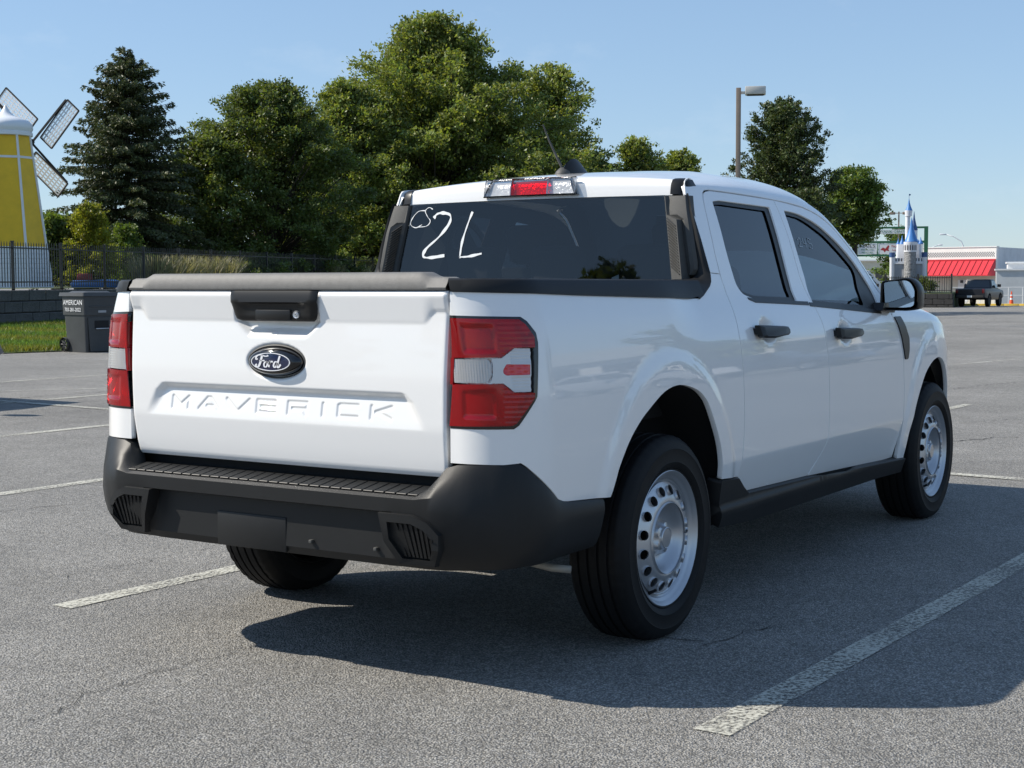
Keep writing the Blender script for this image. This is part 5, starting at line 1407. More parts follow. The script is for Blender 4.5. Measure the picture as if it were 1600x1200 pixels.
# local: corner at origin; +x = along the shaded front, -... lettered side runs to -x/+y
Wf, Ws, Hb = .66, .72, .98
def taperbox(bm, x0, x1, y0, y1, z0, z1, k0, k1, n=5, bev=.05):
    cx, cy = (x0+x1)/2, (y0+y1)/2; rings = []
    for i in range(n+1):
        f = i/n; k = k0+(k1-k0)*f; z = z0+(z1-z0)*f
        rings.append([bm.verts.new((cx+(x-cx)*k, cy+(y-cy)*k, z)) for x, y in rounded([(x0, y0), (x1, y0), (x1, y1), (x0, y1)], bev, 3)])
    for A_, B_ in zip(rings, rings[1:]):
        for i in range(len(A_)): bm.faces.new((A_[i], A_[(i+1) % len(A_)], B_[(i+1) % len(B_)], B_[i]))
    bm.faces.new(rings[-1]); bm.faces.new(rings[0][::-1])
bm = bmesh.new(); taperbox(bm, 0, Wf, 0, Ws, 0, Hb, .86, 1.0); 
frombm('body', bm, MT['binpl'], BIN, smooth=True, sharp=40)
bm = bmesh.new(); taperbox(bm, -.012, Wf+.012, -.012, Ws+.012, .66, Hb+.01, .975, 1.0); frombm('upper_band', bm, MT['binpl'], BIN, smooth=True, sharp=40)
bm = bmesh.new(); taperbox(bm, .06, Wf-.06, -.004, .02, .02, .62, .84, 1.0, bev=.008); frombm('front_panel', bm, MT['binpl'], BIN, smooth=True, sharp=40)
bm = bmesh.new(); taperbox(bm, -.045, Wf+.045, -.045, Ws+.08, Hb+.012, Hb+.075, 1.0, .97, n=2, bev=.07); taperbox(bm, .05, Wf-.05, .05, Ws-.05, Hb+.07, Hb+.10, 1.0, .8, n=2, bev=.09); frombm('lid', bm, MT['binlid'], BIN, smooth=True, sharp=40)
for k in (.06, Wf-.10):
    bm = bmesh.new(); Mq = Matrix.Translation((k-.05 if k < .3 else k+.08, Ws-.02, .13)) @ Matrix.Rotation(PI/2, 4, 'Y')
    bm_lathe(bm, [(.125, -.025), (.13, 0), (.125, .025), (.09, .025), (.085, .012)], 28, Mq, False)
    for i in range(8):
        a = 2*PI*i/8; bm_tube(bm, Mq @ Vector((0, 0, .0)), Mq @ Vector((.1*math.cos(a), .1*math.sin(a), 0)), .014, n=5)
    bm_lathe(bm, [(.0, .03), (.025, .03), (.025, -.02)], 12, Mq); frombm('wheel', bm, MT['podtrim'], BIN, smooth=True, sharp=40)
bm = bmesh.new(); bm_tube(bm, (.20, -.035, .42), (Wf-.20, -.035, .42), .010, n=8); frombm('lift_bar', bm, MT['steel'], BIN, smooth=True)
box('lift_pocket', (.19, -.012, .43), (Wf-.19, .0, .56), MT['dark'], BIN)
box('rib', (.08, -.018, .80), (Wf-.08, -.004, .825), MT['binpl'], BIN, .004)
box('serial_plate', (.26, -.016, .70), (.42, -.012, .74), pm('faded_decal', (.35, .36, .37), .6), BIN)
Mt = Matrix(((0, 0, -1, -.0165), (-1, 0, 0, Ws/2), (0, 1, 0, .875), (0, 0, 0, 1)))
textmesh('lettering', 'AMERICAN', .125, MT['decal'], BIN, Mt, .001)
textmesh('lettering', '703-281-2022', .092, MT['decal'], BIN, Matrix.Translation((0, 0, -.125)) @ Mt, .001)

# ---- windmill
MT['yellow'] = pm('yellow_board', (.78, .48, .012), .55, var=(3, .10))
MT['wtrim'] = pm('white_board', (.72, .73, .74), .55, var=(4, .06))
MT['mesh_dark'] = pm('dark_timber', (.03, .028, .026), .8)
MT['roofwhite'] = pm('dome_white', (.74, .77, .80), .4)
DW = 47.0; sc = DW/FPX
c0 = at(16, 440, DW); WB = WT+.02
WM = empty('windmill', (c0.x, c0.y, WB), 'yellow windmill with white onion dome and white lattice sails behind the fence', 'windmill', rz=YAW-PI/2+.33)
# local x = screen right, y = away
def hz(py): return CAM.z+(438-py)*sc*1.0-WB
NS = 8
def oct_ring(bm, r, z, ph=.42): return [bm.verts.new((r*math.cos(ph+2*PI*i/NS), r*math.sin(ph+2*PI*i/NS), z)) for i in range(NS)]
zb0, zb1, zt = 0.0, hz(386), hz(212)
rb_, rt_ = 56*sc/.96, 35*sc/.96
rad = lambda z: rb_+(rt_-rb_)*(z-zb1)/(zt-zb1)
phs = .42
def facepanel(name, i, z0, z1, mat, off=0.0, inset=.0, parent=WM):
    bm = bmesh.new(); vs = []
    for z in (z0, z1):
        r = rad(z)+off
        a = Vector((r*math.cos(phs+2*PI*i/NS), r*math.sin(phs+2*PI*i/NS), z)); b = Vector((r*math.cos(phs+2*PI*(i+1)/NS), r*math.sin(phs+2*PI*(i+1)/NS), z))
        vs.append((a.lerp(b, inset), b.lerp(a, inset)))
    q = [vs[0][0], vs[0][1], vs[1][1], vs[1][0]]
    n = (q[1]-q[0]).cross(q[3]-q[0]).normalized(); A_ = [bm.verts.new(p) for p in q]; B_ = [bm.verts.new(p-n*.04) for p in q]
    bm.faces.new(A_); bm.faces.new(B_[::-1])
    for k in range(4): bm.faces.new((A_[k], B_[k], B_[(k+1) % 4], A_[(k+1) % 4]))
    return frombm(name, bm, mat, parent)
zmid = hz(246)
for i in range(NS):
    facepanel('yellow_panel', i, zb1+.02, zt, MT['yellow'])
    facepanel('cross_board', i, zmid-.035, zmid+.035, MT['wtrim'], .012)
    facepanel('cross_board', i, zb1-.03, zb1+.05, MT['wtrim'], .016)
    nb_ = 8
    for k in range(nb_): facepanel('base_plank', i, zb0+(zb1-zb0-.03)*k/nb_+.006, zb0+(zb1-zb0-.03)*(k+1)/nb_, MT['wtrim'], .004)
    a = phs+2*PI*i/NS; bm = bmesh.new(); bm_tube(bm, (math.cos(a)*(rad(0)+.01), math.sin(a)*(rad(0)+.01), 0), (math.cos(a)*(rad(zt)+.01), math.sin(a)*(rad(zt)+.01), zt), .045, .038, 6); frombm('corner_post', bm, MT['wtrim'], WM)
bm = bmesh.new()
R1 = rt_*1.06
bm_lathe(bm, [(R1*.95, zt-.02), (R1*1.02, zt), (R1*1.02, zt+.10), (R1*.98, zt+.12), (R1*1.04, zt+.22), (R1*1.02, zt+.36), (R1*.88, zt+.48), (R1*.58, zt+.56), (R1*.32, zt+.64), (R1*.17, zt+.76), (R1*.07, zt+.90), (.0, zt+.99)], 24)
frombm('onion_dome', bm, MT['roofwhite'], WM, smooth=True, sharp=40)
# rotor behind the right side
hub = Vector(((55-16)*sc/1.0, .95, hz(216)))
bm = bmesh.new(); bm_tube(bm, (.3, .3, hub.z), hub, .10, .10, 8); frombm('axle', bm, MT['mesh_dark'], WM)
hubp = Matrix.Translation(hub)
def sail(ang, L0, L1, wdt, skew):
    """lattice panel on an arm; ang in the rotor plane (which faces mostly towards the lot)"""
    yaw_ = -.64
    ex = Vector((math.cos(yaw_), math.sin(yaw_), 0)); ez = Vector((0, 0, 1)); d = ex*math.cos(ang)+ez*math.sin(ang); nrm = ex.cross(ez); t = nrm.cross(d)
    P_ = lambda u, v, w=0: hub+d*u+t*(v-20.7*sc)+nrm*w; PA = lambda u, v, w=0: hub+d*u+t*v+nrm*w
    bm = bmesh.new()
    def bar(a, b, w, h_=.02):
        a = Vector(a); b = Vector(b); dd = (b-a).normalized(); s_ = dd.cross(nrm)*w/2; n_ = nrm*h_/2
        vs = [bm.verts.new(a+sg*s_+sn*n_) for sg, sn in ((-1,-1),(1,-1),(1,1),(-1,1))]+[bm.verts.new(b+sg*s_+sn*n_) for sg, sn in ((-1,-1),(1,-1),(1,1),(-1,1))]
        for f in ((0,1,2,3),(7,6,5,4),(0,4,5,1),(1,5,6,2),(2,6,7,3),(3,7,4,0)): bm.faces.new([vs[i] for i in f])
    nu, nv = 9, 5
    for i in range(nu+1): bar(P_(L0+(L1-L0)*i/nu, -wdt/2), P_(L0+(L1-L0)*i/nu, wdt/2), .046, .016)
    for j in range(nv+1): bar(P_(L0, -wdt/2+wdt*j/nv, .004), P_(L1, -wdt/2+wdt*j/nv, .004), .046, .014)
    s = frombm('sail_lattice', bm, MT['wtrim'], WM); s['kind'] = 'stuff'
    bm = bmesh.new()
    bar(PA(0, -.02, .03), PA(L1, -.12, .03), .06, .05)
    for sg in (-1, 1): bar(P_(L0-.03, sg*(wdt/2+.03)), P_(L1+.03, sg*(wdt/2+.03)), .04, .04)
    for uu in (L0-.03, L1+.03): bar(P_(uu, -wdt/2-.03), P_(uu, wdt/2+.03), .04, .04)
    frombm('sail_frame', bm, MT['mesh_dark'], WM)
for k in range(4): sail(.837+k*PI/2, 17*sc, 91*sc, 24*sc, 0)
# blue seat-like bench and low blue/red box behind the fence
bb = at(150, 437, 45); 
BX = empty('play_car', (bb.x, bb.y, WB), 'low blue and red ride car half hidden behind the fence by the golden shrub', 'ride car', rz=YAW-PI/2)
bm = bmesh.new(); bm_prism(bm, [(-.65, 0), (.65, 0), (.68, .18), (.50, .24), (.15, .24), (-.05, .22), (-.60, .22), (-.68, .12)], -.35, .35, 1, .03); frombm('body', bm, pm('blue_plastic', (.02, .09, .28), .4), BX, smooth=True, sharp=40)
bm = bmesh.new(); bm_prism(bm, [(-.55, .22), (-.15, .22), (-.18, .42), (-.48, .42)], -.25, .25, 1, .03); frombm('seat', bm, pm('dark_red_plastic', (.20, .02, .02), .4), BX, smooth=True, sharp=40)

# ================================================================== right side: lamp posts, castle, sign, shop, vehicles
MT['post'] = pm('painted_post', (.23, .18, .14), .5, var=(4, .12)); MT['lamphead'] = pm('lamp_head', (.52, .51, .48), .4)
MT['stonegrey'] = pm('castle_grey', (.30, .31, .33), .8, var=(3, .15)); MT['stonerough'] = pm('castle_stone', (.26, .26, .26), .9, bump=(9, 1.0, .08), var=(7, .5))
MT['castlewhite'] = pm('castle_white', (.68, .69, .72), .6, var=(3, .08)); MT['castleblue'] = pm('castle_blue_roof', (.055, .20, .50), .45); MT['castledark'] = pm('castle_opening', (.06, .06, .07), .9); MT['castledkblue'] = pm('castle_dark_blue', (.035, .085, .22), .5)
lp = ground_at(1152, 46)
LPO = empty('lamp_post', lp, 'tall square brown lamp post with a pale box lamp, in front of the ragged cedar', 'lamp post', 'parking lot lamp posts', rz=YAW-PI/2-.15)
ztop = at(1152, 140, 46).z-lp.z
box('pole', (-.075, -.075, 0), (.075, .075, ztop), MT['post'], LPO, .01); box('base', (-.28, -.28, 0), (.28, .28, .6), pm('lamp_base_concrete', (.35, .34, .32), .9), LPO, .03)
box('arm', (.075, -.03, ztop-.19), (.22, .03, ztop-.11), MT['lamphead'], LPO); box('lamp_head', (.20, -.22, ztop-.22), (.82, .22, ztop+.02), MT['lamphead'], LPO, .02); box('lens', (.26, -.17, ztop-.235), (.76, .17, ztop-.221), MT['mesh_dark'], LPO)
lp = ground_at(1403, 128); L2 = empty('lamp_post', lp, 'distant twin headed lamp post behind the castle towers', 'lamp post', 'parking lot lamp posts', rz=YAW-PI/2-.25)
zt2 = at(1403, 331, 128).z-lp.z
box('pole', (-.06, -.06, 0), (.06, .06, zt2), MT['post'], L2)
for sg in (-1, 1): box('arm', (min(0, sg*.35), -.03, zt2-.16), (max(0, sg*.35), .03, zt2-.10), MT['post'], L2); box('lamp_head', (min(sg*.3, sg*.75), -.18, zt2-.25), (max(sg*.3, sg*.75), .18, zt2-.03), MT['post'], L2, .02)
for px, top, dp, arm in ((1504, 366, 160, -2.2), (1447, 383, 175, 1.6)):
    q = ground_at(px, dp); S = empty('street_light', q, 'slim white curved street light behind the red awning shop' if px > 1500 else 'far white curved street light beside the castle', 'street light', 'street lights', rz=YAW-PI/2-.29)
    zt = at(px, top, dp).z-q.z; bm = bmesh.new(); bm_path(bm, [(0, 0, 0), (0, 0, zt-1.3), (arm*.08, 0, zt-.8), (arm*.45, 0, zt-.25), (arm*.85, 0, zt)], [.09, .07, .06, .05, .05], 8); frombm('mast', bm, MT['castlewhite'], S, smooth=True)
    box('lamp_head', (min(arm*.82, arm*1.12), -.15, zt-.08), (max(arm*.82, arm*1.12), .15, zt+.08), MT['castlewhite'], S, .04)
# ---- castle, terrace, wall and fence on the right
DC = 98.0; km = DC/FPX
cg = ground_at(1421, DC); CB = .33
RT = [ground_at(1290, 99), ground_at(1487, 94.5), ground_at(1487+20, 106), ground_at(1290, 112)]
TR2 = raw('terrace', [(p.x, p.y, CB) for p in RT]+[(p.x, p.y, -1.2) for p in RT], [(0,1,2,3),(0,4,5,1),(1,5,6,2),(2,6,7,3),(3,7,4,0)], MT['terrace']); props(TR2, kind='structure')
a_, b_ = RT[0], RT[1]; dv = (b_-a_); dv.z = 0; Lw = dv.length; dv.normalize(); ang = math.atan2(dv.y, dv.x)
MT['shadeblock'] = pm('shaded_wall_block', (.030, .030, .031), .92, bump=(22, .9, .03), var=(6, .35))  # block colour darkened to carry the shade on this wall
W2 = empty('retaining_wall', (a_.x, a_.y, -.78), 'shade darkened block retaining wall below the castle', 'wall', rz=ang)
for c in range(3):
    x = Lw-4.6-.3*(c % 2); box('wall_course', (0, -.22+.04*c, c*.36+.01), (x-.02, .1, c*.36+.345), MT['shadeblock'], W2)
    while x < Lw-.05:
        x1 = min(x+.75, Lw+.2-.04*c); box('block', (x+.008, -.22+.04*c, c*.36+.01), (x1-.008, .1, c*.36+.345), MT['shadeblock'], W2, .02, 1); x = x1
    dv2 = RT[2]-RT[1]
F2 = empty('picket_fence', (a_.x, a_.y, CB), 'black metal picket fence on the shade darkened wall below the castle', 'fence', rz=ang)
xk = Lw-4.4
pm2 = None
while xk < Lw:
    if pm2 is None:
        bm = bmesh.new(); bm_box(bm, (-.014, -.014, .03), (.014, .014, 1.08)); o = frombm('picket', bm, MT['fence'], F2); pm2 = o.data
    else: o = link('picket', pm2, F2)
    o.location = (xk, .15, 0); xk += .15
for z in (.14, .95): box('rail', (0, .13, z), (Lw, .17, z+.045), MT['fence'], F2)
for k in (Lw-4.35, Lw-2.2, Lw-.05): box('post', (k-.05, .1, 0), (k+.05, .2, 1.22), MT['fence'], F2)
CS = empty('castle', (cg.x, cg.y, CB), 'small play castle with blue cone roofs, white towers and grey battlements', 'castle', rz=YAW-PI/2-.265)
def cx(px): return (px-1421)*km
def cz(py): return CAM.z+(438-py)*km-CB
def tower(name, px, py0, py1, r, mat, yo=0.0, flare=None, n=14):
    bm = bmesh.new(); z0, z1 = cz(py0), cz(py1); pr_ = [(r, z0), (r, z1)]
    if flare: pr_ = [(r, z0), (r, z1-.22), (r*flare, z1-.12), (r*flare, z1), (r*.5, z1)]
    bm_lathe(bm, pr_, n, Matrix.Translation((cx(px), yo, 0))); return frombm(name, bm, mat, CS, smooth=True, sharp=30)
def cone(px, pyb, pya, r, mat, yo=0.0):
    bm = bmesh.new(); z0, z1 = cz(pyb), cz(pya); h_ = z1-z0
    bm_lathe(bm, [(r*.9, z0-.04), (r, z0), (r*.96, z0+.03), (r*.55, z0+h_*.32), (r*.26, z0+h_*.62), (.012, z1)], 16, Matrix.Translation((cx(px), yo, 0))); return frombm('cone_roof', bm, mat, CS, smooth=True, sharp=45)
tower('round_tower', 1421.5, 470, 396, 9*km, MT['stonerough'], -.45)
tower('belvedere', 1421.5, 396.5, 381, 9.6*km, MT['castlewhite'], -.45, flare=1.05)
for k in range(7):
    a = -PI/2+(k-3)*.42; bm = bmesh.new(); r_ = 9.75*km
    vs = [bm.verts.new((cx(1421.5)+r_*math.cos(a+d_), r_*math.sin(a+d_)-.46, z)) for d_, z in ((-.10, cz(394)), (.10, cz(394)), (.10, cz(387)), (0, cz(385)), (-.10, cz(387)))]
    bm.faces.new(vs); frombm('arch_opening', bm, MT['castledark'], CS)
cone(1423, 380.5, 343, 10.5*km, MT['castleblue'], -.4)
tower('tall_tower', 1417, 420, 334, 3.7*km, MT['castlewhite'], .9); tower('tower_head', 1418, 340, 331, 5.3*km, MT['castlewhite'], .9, 1.1)
cone(1418.5, 331, 312, 5.6*km, MT['castleblue'], .9)
bm = bmesh.new(); bm_tube(bm, (cx(1418.5), .9, cz(314)), (cx(1418.5), .9, cz(305)), .012, n=5); quad(bm, (cx(1418.5), .9, cz(305)), (cx(1421), .9, cz(305.6)), (cx(1421), .9, cz(307.3)), (cx(1418.5), .9, cz(308))); frombm('flag', bm, MT['castledkblue'], CS)
tower('rear_tower', 1427, 420, 361, 5*km, MT['castlewhite'], 1.3); cone(1426.5, 361, 332, 6*km, MT['castledkblue'], 1.3)
bm = bmesh.new(); taperbox(bm, cx(1400), cx(1439), .1, 2.4, cz(412), cz(384), 1.0, .96, n=2, bev=.15); frombm('keep', bm, MT['castlewhite'], CS, smooth=True, sharp=40)
for px, b_y, a_y, r_ in ((1403, 384, 374, 3.0), (1409, 384, 370, 4.6), (1437, 383, 373, 4.2), (1433, 381, 376, 3)): cone(px, b_y, a_y, r_*km, MT['castleblue'], .4)
box('curtain_wall', (cx(1396), -.35, -.1), (cx(1445), 2.8, cz(412)), MT['stonegrey'], CS, .02)
for k in range(11):
    x = 1397+k*4.3
    if 1411 < x < 1430: continue
    box('merlon', (cx(x), -.40, cz(413)), (cx(x+2.4), -.2, cz(405.5)), MT['castlewhite'], CS)
box('parapet_shade', (cx(1396), -.16, cz(412)), (cx(1445), -.10, cz(406)), MT['castledark'], CS)  # dark strip standing in for shade in the gaps between the merlons
box('parapet', (cx(1395), -.42, cz(415)), (cx(1446), -.18, cz(411)), MT['castlewhite'], CS)
for px in (1394.5, 1443):
    tower('corner_turret', px, 470, 404, 3.8*km, MT['castlewhite'], -.3, 1.12); tower('turret_cap', px, 404.5, 397, 4.5*km, MT['castledkblue'], -.3, 1.02)
for i, (px, top, dp) in enumerate(((1443, 431, 96.5), (1453, 437, 96.2))):
    hb = ground_at(px, dp); deciduous('dark_shrub', (hb.x, hb.y, CB), at(px, top, dp).z-CB, [(0, .35), (.4, .5), (.8, .4), (1, .15)], ['taller', 'lower'][i]+' dark shrub behind the fence at the foot of the castle', MT['darkleaf'], nb=20, ncl=8, nl=14, leaf=.12, bough=.3, seed=90+i, trunk=.03, cat='shrub', low=.05, clus=.1)
# ---- green framed sign
MT['green'] = pm('green_post', (.025, .125, .06), .5); MT['signwhite'] = pm('sign_white', (.72, .73, .72), .5); MT['ink'] = pm('sign_ink', (.03, .04, .04), .6); MT['inkgreen'] = pm('sign_green_ink', (.02, .18, .10), .6); MT['inkred'] = pm('sign_red_ink', (.35, .03, .03), .6)
DS = 118.0; ks = DS/FPX; sg_ = ground_at(1391, DS)
SG = empty('roadside_sign', sg_, 'green framed roadside sign with white name panels behind the castle', 'sign', rz=YAW-PI/2-.25)
X = lambda px: (px-1391)*ks
Z = lambda py: CAM.z+(438-py)*ks-sg_.z
for a, b in ((1335, 1341), (1441, 1447)): box('post', (X(a), -.15, 0), (X(b), .15, Z(357)), MT['green'], SG)
for a, b in ((357, 360), (379, 382.5), (400, 403)): box('rail', (X(1341), -.08, Z(b)), (X(1441), .08, Z(a)), MT['green'], SG)
box('divider', (X(1370.5), -.08, Z(400)), (X(1372), .08, Z(382.5)), MT['green'], SG)
Ms = lambda px, py: Matrix(((1, 0, 0, X(px)), (0, 0, -1, -.075), (0, 1, 0, Z(py)), (0, 0, 0, 1)))
s1 = box('name_panel', (X(1355), -.06, Z(368)), (X(1428), .06, Z(361.5)), MT['signwhite'], SG); textmesh('lettering', 'REB YANK CENTER', .26, MT['inkgreen'], s1, Ms(1391, 364.8), .002, xscale=1.25)
s2 = box('shop_panel', (X(1341.5), -.06, Z(399.5)), (X(1370), .06, Z(383)), MT['signwhite'], SG); textmesh('lettering', 'NAILS', .34, MT['ink'], s2, Ms(1355.5, 387.2), .002, xscale=1.35)
textmesh('lettering', 'MANICURE', .16, MT['inkgreen'], s2, Ms(1355.5, 392.6), .002, xscale=1.2); textmesh('lettering', 'PEDICURE', .16, MT['inkgreen'], s2, Ms(1355.5, 397), .002, xscale=1.2)
s3 = box('shop_panel', (X(1372.5), -.06, Z(399.5)), (X(1410), .06, Z(383)), MT['signwhite'], SG)
bm = bmesh.new()
for pl_ in ([(1375, 393), (1379, 389), (1383, 391), (1387, 385.5), (1389, 387), (1387.5, 392), (1389, 395), (1384, 394), (1382, 397), (1380, 394)],): bm.faces.new([bm.verts.new((X(a), -.064, Z(b))) for a, b in pl_])
frombm('emblem', bm, MT['inkred'], s3); textmesh('lettering', 'Pizza', .26, MT['inkred'], s3, Ms(1397, 387.5), .002); textmesh('lettering', 'Subs', .22, MT['inkred'], s3, Ms(1397, 393.5), .002)
box('shop_panel', (X(1412), -.06, Z(399.5)), (X(1440), .06, Z(383)), MT['signwhite'], SG)
# hedge under the sign and the pale wall behind
MT['cream'] = pm('cream_wall', (.62, .58, .46), .8, var=(2, .06))
hb = ground_at(1372, 104)
deciduous('clipped_hedge', (hb.x, hb.y, hb.z), 1.75, [(0, 1.0), (.4, 1.5), (.8, 1.3), (1, .8)], 'dark hedge beside the castle under the green sign', MT['darkleaf'], nb=50, ncl=10, nl=18, leaf=.2, bough=.7, seed=51, trunk=.05, cat='hedge', low=.05)
hb = ground_at(1350, 102)
deciduous('clipped_hedge', (hb.x, hb.y, hb.z), 1.95, [(0, 1.0), (.4, 1.4), (.8, 1.2), (1, .6)], 'taller dark hedge behind the windshield pillar', MT['darkleaf'], nb=50, ncl=10, nl=18, leaf=.2, bough=.7, seed=52, trunk=.05, cat='hedge', low=.05)
DB = 190.0; kb = DB/FPX; q = ground_at(1370, DB); CW = empty('low_building', q, 'long low cream building far behind the sign', 'building', rz=YAW-PI/2-.24)
zt = at(1370, 408, DB).z-q.z; box('wall', (-6, 0, 0), (8, 8, zt), MT['cream'], CW); box('roof_edge', (-6.2, -.3, zt), (8.2, 8.2, zt+.18), MT['signwhite'], CW)
for k in range(5): box('window', (-5+k*2.4, -.03, zt*.42), (-3.8+k*2.4, .05, zt*.78), MT['castledark'], CW)
# ---- shop with red awning
MT['shopwhite'] = pm('shop_white', (.74, .73, .70), .7, var=(1.5, .05)); MT['shopshade'] = pm('shop_side_shade', (.66, .67, .68), .8, var=(1.2, .10)); MT['awning'] = pm('red_awning', (.55, .016, .030), .5, var=(2, .08)); MT['seamdark'] = pm('awning_seam', (.20, .006, .012), .6); MT['check'] = pm('check_tile', (.16, .17, .18), .5); MT['kerb'] = pm('yellow_kerb', (.62, .42, .06), .8, var=(3, .2)); MT['shopcream'] = pm('shop_cream', (.62, .59, .50), .75, var=(1.5, .06)); MT['conc'] = pm('concrete_yard_wall', (.46, .49, .50), .8, var=(1, .10))  # the shop's side colour is its white greyed, with the shade put in
DH = 120.0; kh = DH/FPX; q = ground_at(1556, DH)
SH = empty('corner_shop', q, 'low white corner shop with slanted red awning and check tile band', 'shop', rz=YAW-PI/2-.315-.42)
X = lambda px: (px-1556)*kh/.90
Z = lambda py: CAM.z+(438-py)*kh-q.z
zt = Z(389)
box('front_wall', (X(1425), 0, 0), (0, .4, zt), MT['shopwhite'], SH)
bm = bmesh.new(); 
box('lower_front', (X(1425), -.03, 0), (-.02, 0, Z(432)), MT['shopcream'], SH)
# side wall goes away to the right
sx, sy_ = -1.3, 9.0
bm = bmesh.new(); A_ = [(0, .01, 0), (sx, sy_, 0), (sx, sy_, zt), (0, .01, zt)]; B_ = [(p[0]-.4, p[1]+.15, p[2]) for p in A_]
va = [bm.verts.new(p) for p in A_]; vb = [bm.verts.new(p) for p in B_]; bm.faces.new(va); bm.faces.new(vb[::-1])
for k in range(4): bm.faces.new((va[k], vb[k], vb[(k+1) % 4], va[(k+1) % 4]))
frombm('side_wall', bm, MT['shopshade'], SH)
bm = bmesh.new(); quad(bm, (X(1425), .4, zt-.1), (0, .2, zt-.1), (sx, sy_, zt-.1), (X(1425), 9, zt-.1)); frombm('roof', bm, MT['shopshade'], SH)
box('coping', (X(1425), -.06, zt), (.06, .44, zt+.07), MT['signwhite'], SH)
for j in range(2):
    for k in range(46):
        x = X(1452)+k*.13
        if x > X(1554): break
        if (k+j) % 2 == 0:
            pass
bm = bmesh.new()
for j in range(4):
    for k in range(80):
        x = X(1446)+k*.078
        if x > X(1553): break
        if (k+j) % 2 == 0: quad(bm, (x, -.006, Z(404)+j*.10), (x+.078, -.006, Z(404)+j*.10), (x+.078, -.006, Z(404)+j*.10+.10), (x, -.006, Z(404)+j*.10+.10))
ck = frombm('check_band', bm, MT['check'], SH); ck['kind'] = 'stuff'
# awning
zA, zB = Z(409.5), Z(433.5); xl, xr = X(1436), X(1555.5); dp = 1.35
bm = bmesh.new(); vs = [(xl, -.05, zA), (xr, -.05, zA), (xr-.05, -dp, zB+.05), (xl, -dp, zB+.05), (xr-.05, -dp, zB-.02), (xl, -dp, zB-.02), (xr, -.05, zB-.02), (xl, -.05, zB-.02)]
v_ = [bm.verts.new(p) for p in vs]
for f in ((0,1,2,3),(3,2,4,5),(1,6,4,2),(0,3,5,7)): bm.faces.new([v_[i] for i in f])
aw = frombm('awning', bm, MT['awning'], SH)
for k in range(14):
    f = k/13; x = xl+(xr-.05-xl)*f; a = Vector((x, -.055, zA+.012)); b = Vector((x, -dp-.005, zB+.062)); bm = bmesh.new(); bm_tube(bm, a, b, .03, .03, 5); frombm('awning_seam', bm, MT['seamdark'], aw)
box('awning_band', (xl, -.1, zA), (xr, -.02, zA+.10), MT['awning'], aw)
box('door', (X(1500), -.06, .15), (X(1515), -.02, Z(440)), MT['signwhite'], SH); box('notice', (X(1503.5), -.07, Z(445)), (X(1508), -.055, Z(440.5)), MT['castledark'], SH); box('wall_lamp', (X(1513), -.16, Z(444)), (X(1515), -.04, Z(441)), MT['signwhite'], SH)
box('window', (X(1522), -.05, Z(458)), (X(1546), -.025, Z(440)), MT['castledark'], SH)
# pale yard wall and low wing at the right
q2 = ground_at(1580, 112); YW = empty('yard_wall', q2, 'pale blue grey yard wall with flat coping right of the shop', 'wall', rz=YAW-PI/2-.30)
k2 = 112/FPX; box('wall', (X(1560)*.93-X(1580)*.93, 0, 0), (2.8, 3.0, CAM.z+(438-425.5)*k2-q2.z), MT['conc'], YW); box('coping', (X(1558)*.93-X(1580)*.93, -.12, CAM.z+(438-425.5)*k2-q2.z), (2.9, 3.1, CAM.z+(438-423)*k2-q2.z), MT['signwhite'], YW)
box('upper_wing', (-.2, 3.1, 0), (4.5, 7, CAM.z+(438-414)*k2-q2.z), MT['shopshade'], YW); box('wing_roof', (-.3, 2.95, CAM.z+(438-414)*k2-q2.z), (4.6, 7.1, CAM.z+(438-411.5)*k2-q2.z), MT['signwhite'], YW)
# pipe rail fence before the yard wall
q3 = ground_at(1545, 108); PF = empty('pipe_fence', q3, 'white pipe rail fence in front of the shop', 'fence', rz=YAW-PI/2-.27)
k3 = 108/FPX
for z in (1.30, .72): bm = bmesh.new(); bm_tube(bm, (-2.6, 0, z), (3.4, 0, z), .022, n=6); frombm('rail', bm, MT['signwhite'], PF)
for k in range(7): bm = bmesh.new(); bm_tube(bm, (-2.55+k*.98, 0, 0), (-2.55+k*.98, 0, 1.33), .025, n=6); frombm('post', bm, MT['signwhite'], PF)
# yellow kerb
p = [ground_at(1455, 106), ground_at(1640, 103)]; dv = p[1]-p[0]; KB = empty('yellow_kerb', (p[0].x, p[0].y, p[0].z), 'yellow painted kerb in front of the shop', 'kerb', rz=math.atan2(dv.y, dv.x))
n = 8; L_ = dv.xy.length
for k in range(n): box('kerb_stone', (L_*k/n+.01, 0, -.1), (L_*(k+1)/n-.01, .2, .16), MT['kerb'], KB, .03)
q4 = ground_at(1581, 104.5); CN = empty('traffic_cone', (q4.x, q4.y, q4.z), 'orange traffic cone with pale bands by the yellow kerb', 'cone')
MT['orange'] = pm('cone_orange', (.75, .10, .03), .5)
bm = bmesh.new(); bm_box(bm, (-.2, -.2, 0), (.2, .2, .05), .01, 1); frombm('base', bm, MT['orange'], CN)
bm = bmesh.new(); bm_lathe(bm, [(.16, .05), (.035, 1.02), (.0, 1.03)], 16); frombm('body', bm, MT['orange'], CN, smooth=True, sharp=40)
for a, b in ((.42, .55), (.68, .78)): bm = bmesh.new(); bm_lathe(bm, [(.163-.129*(a-.05), a), (.163-.129*(b-.05), b)], 16); frombm('band', bm, MT['signwhite'], CN, smooth=True)

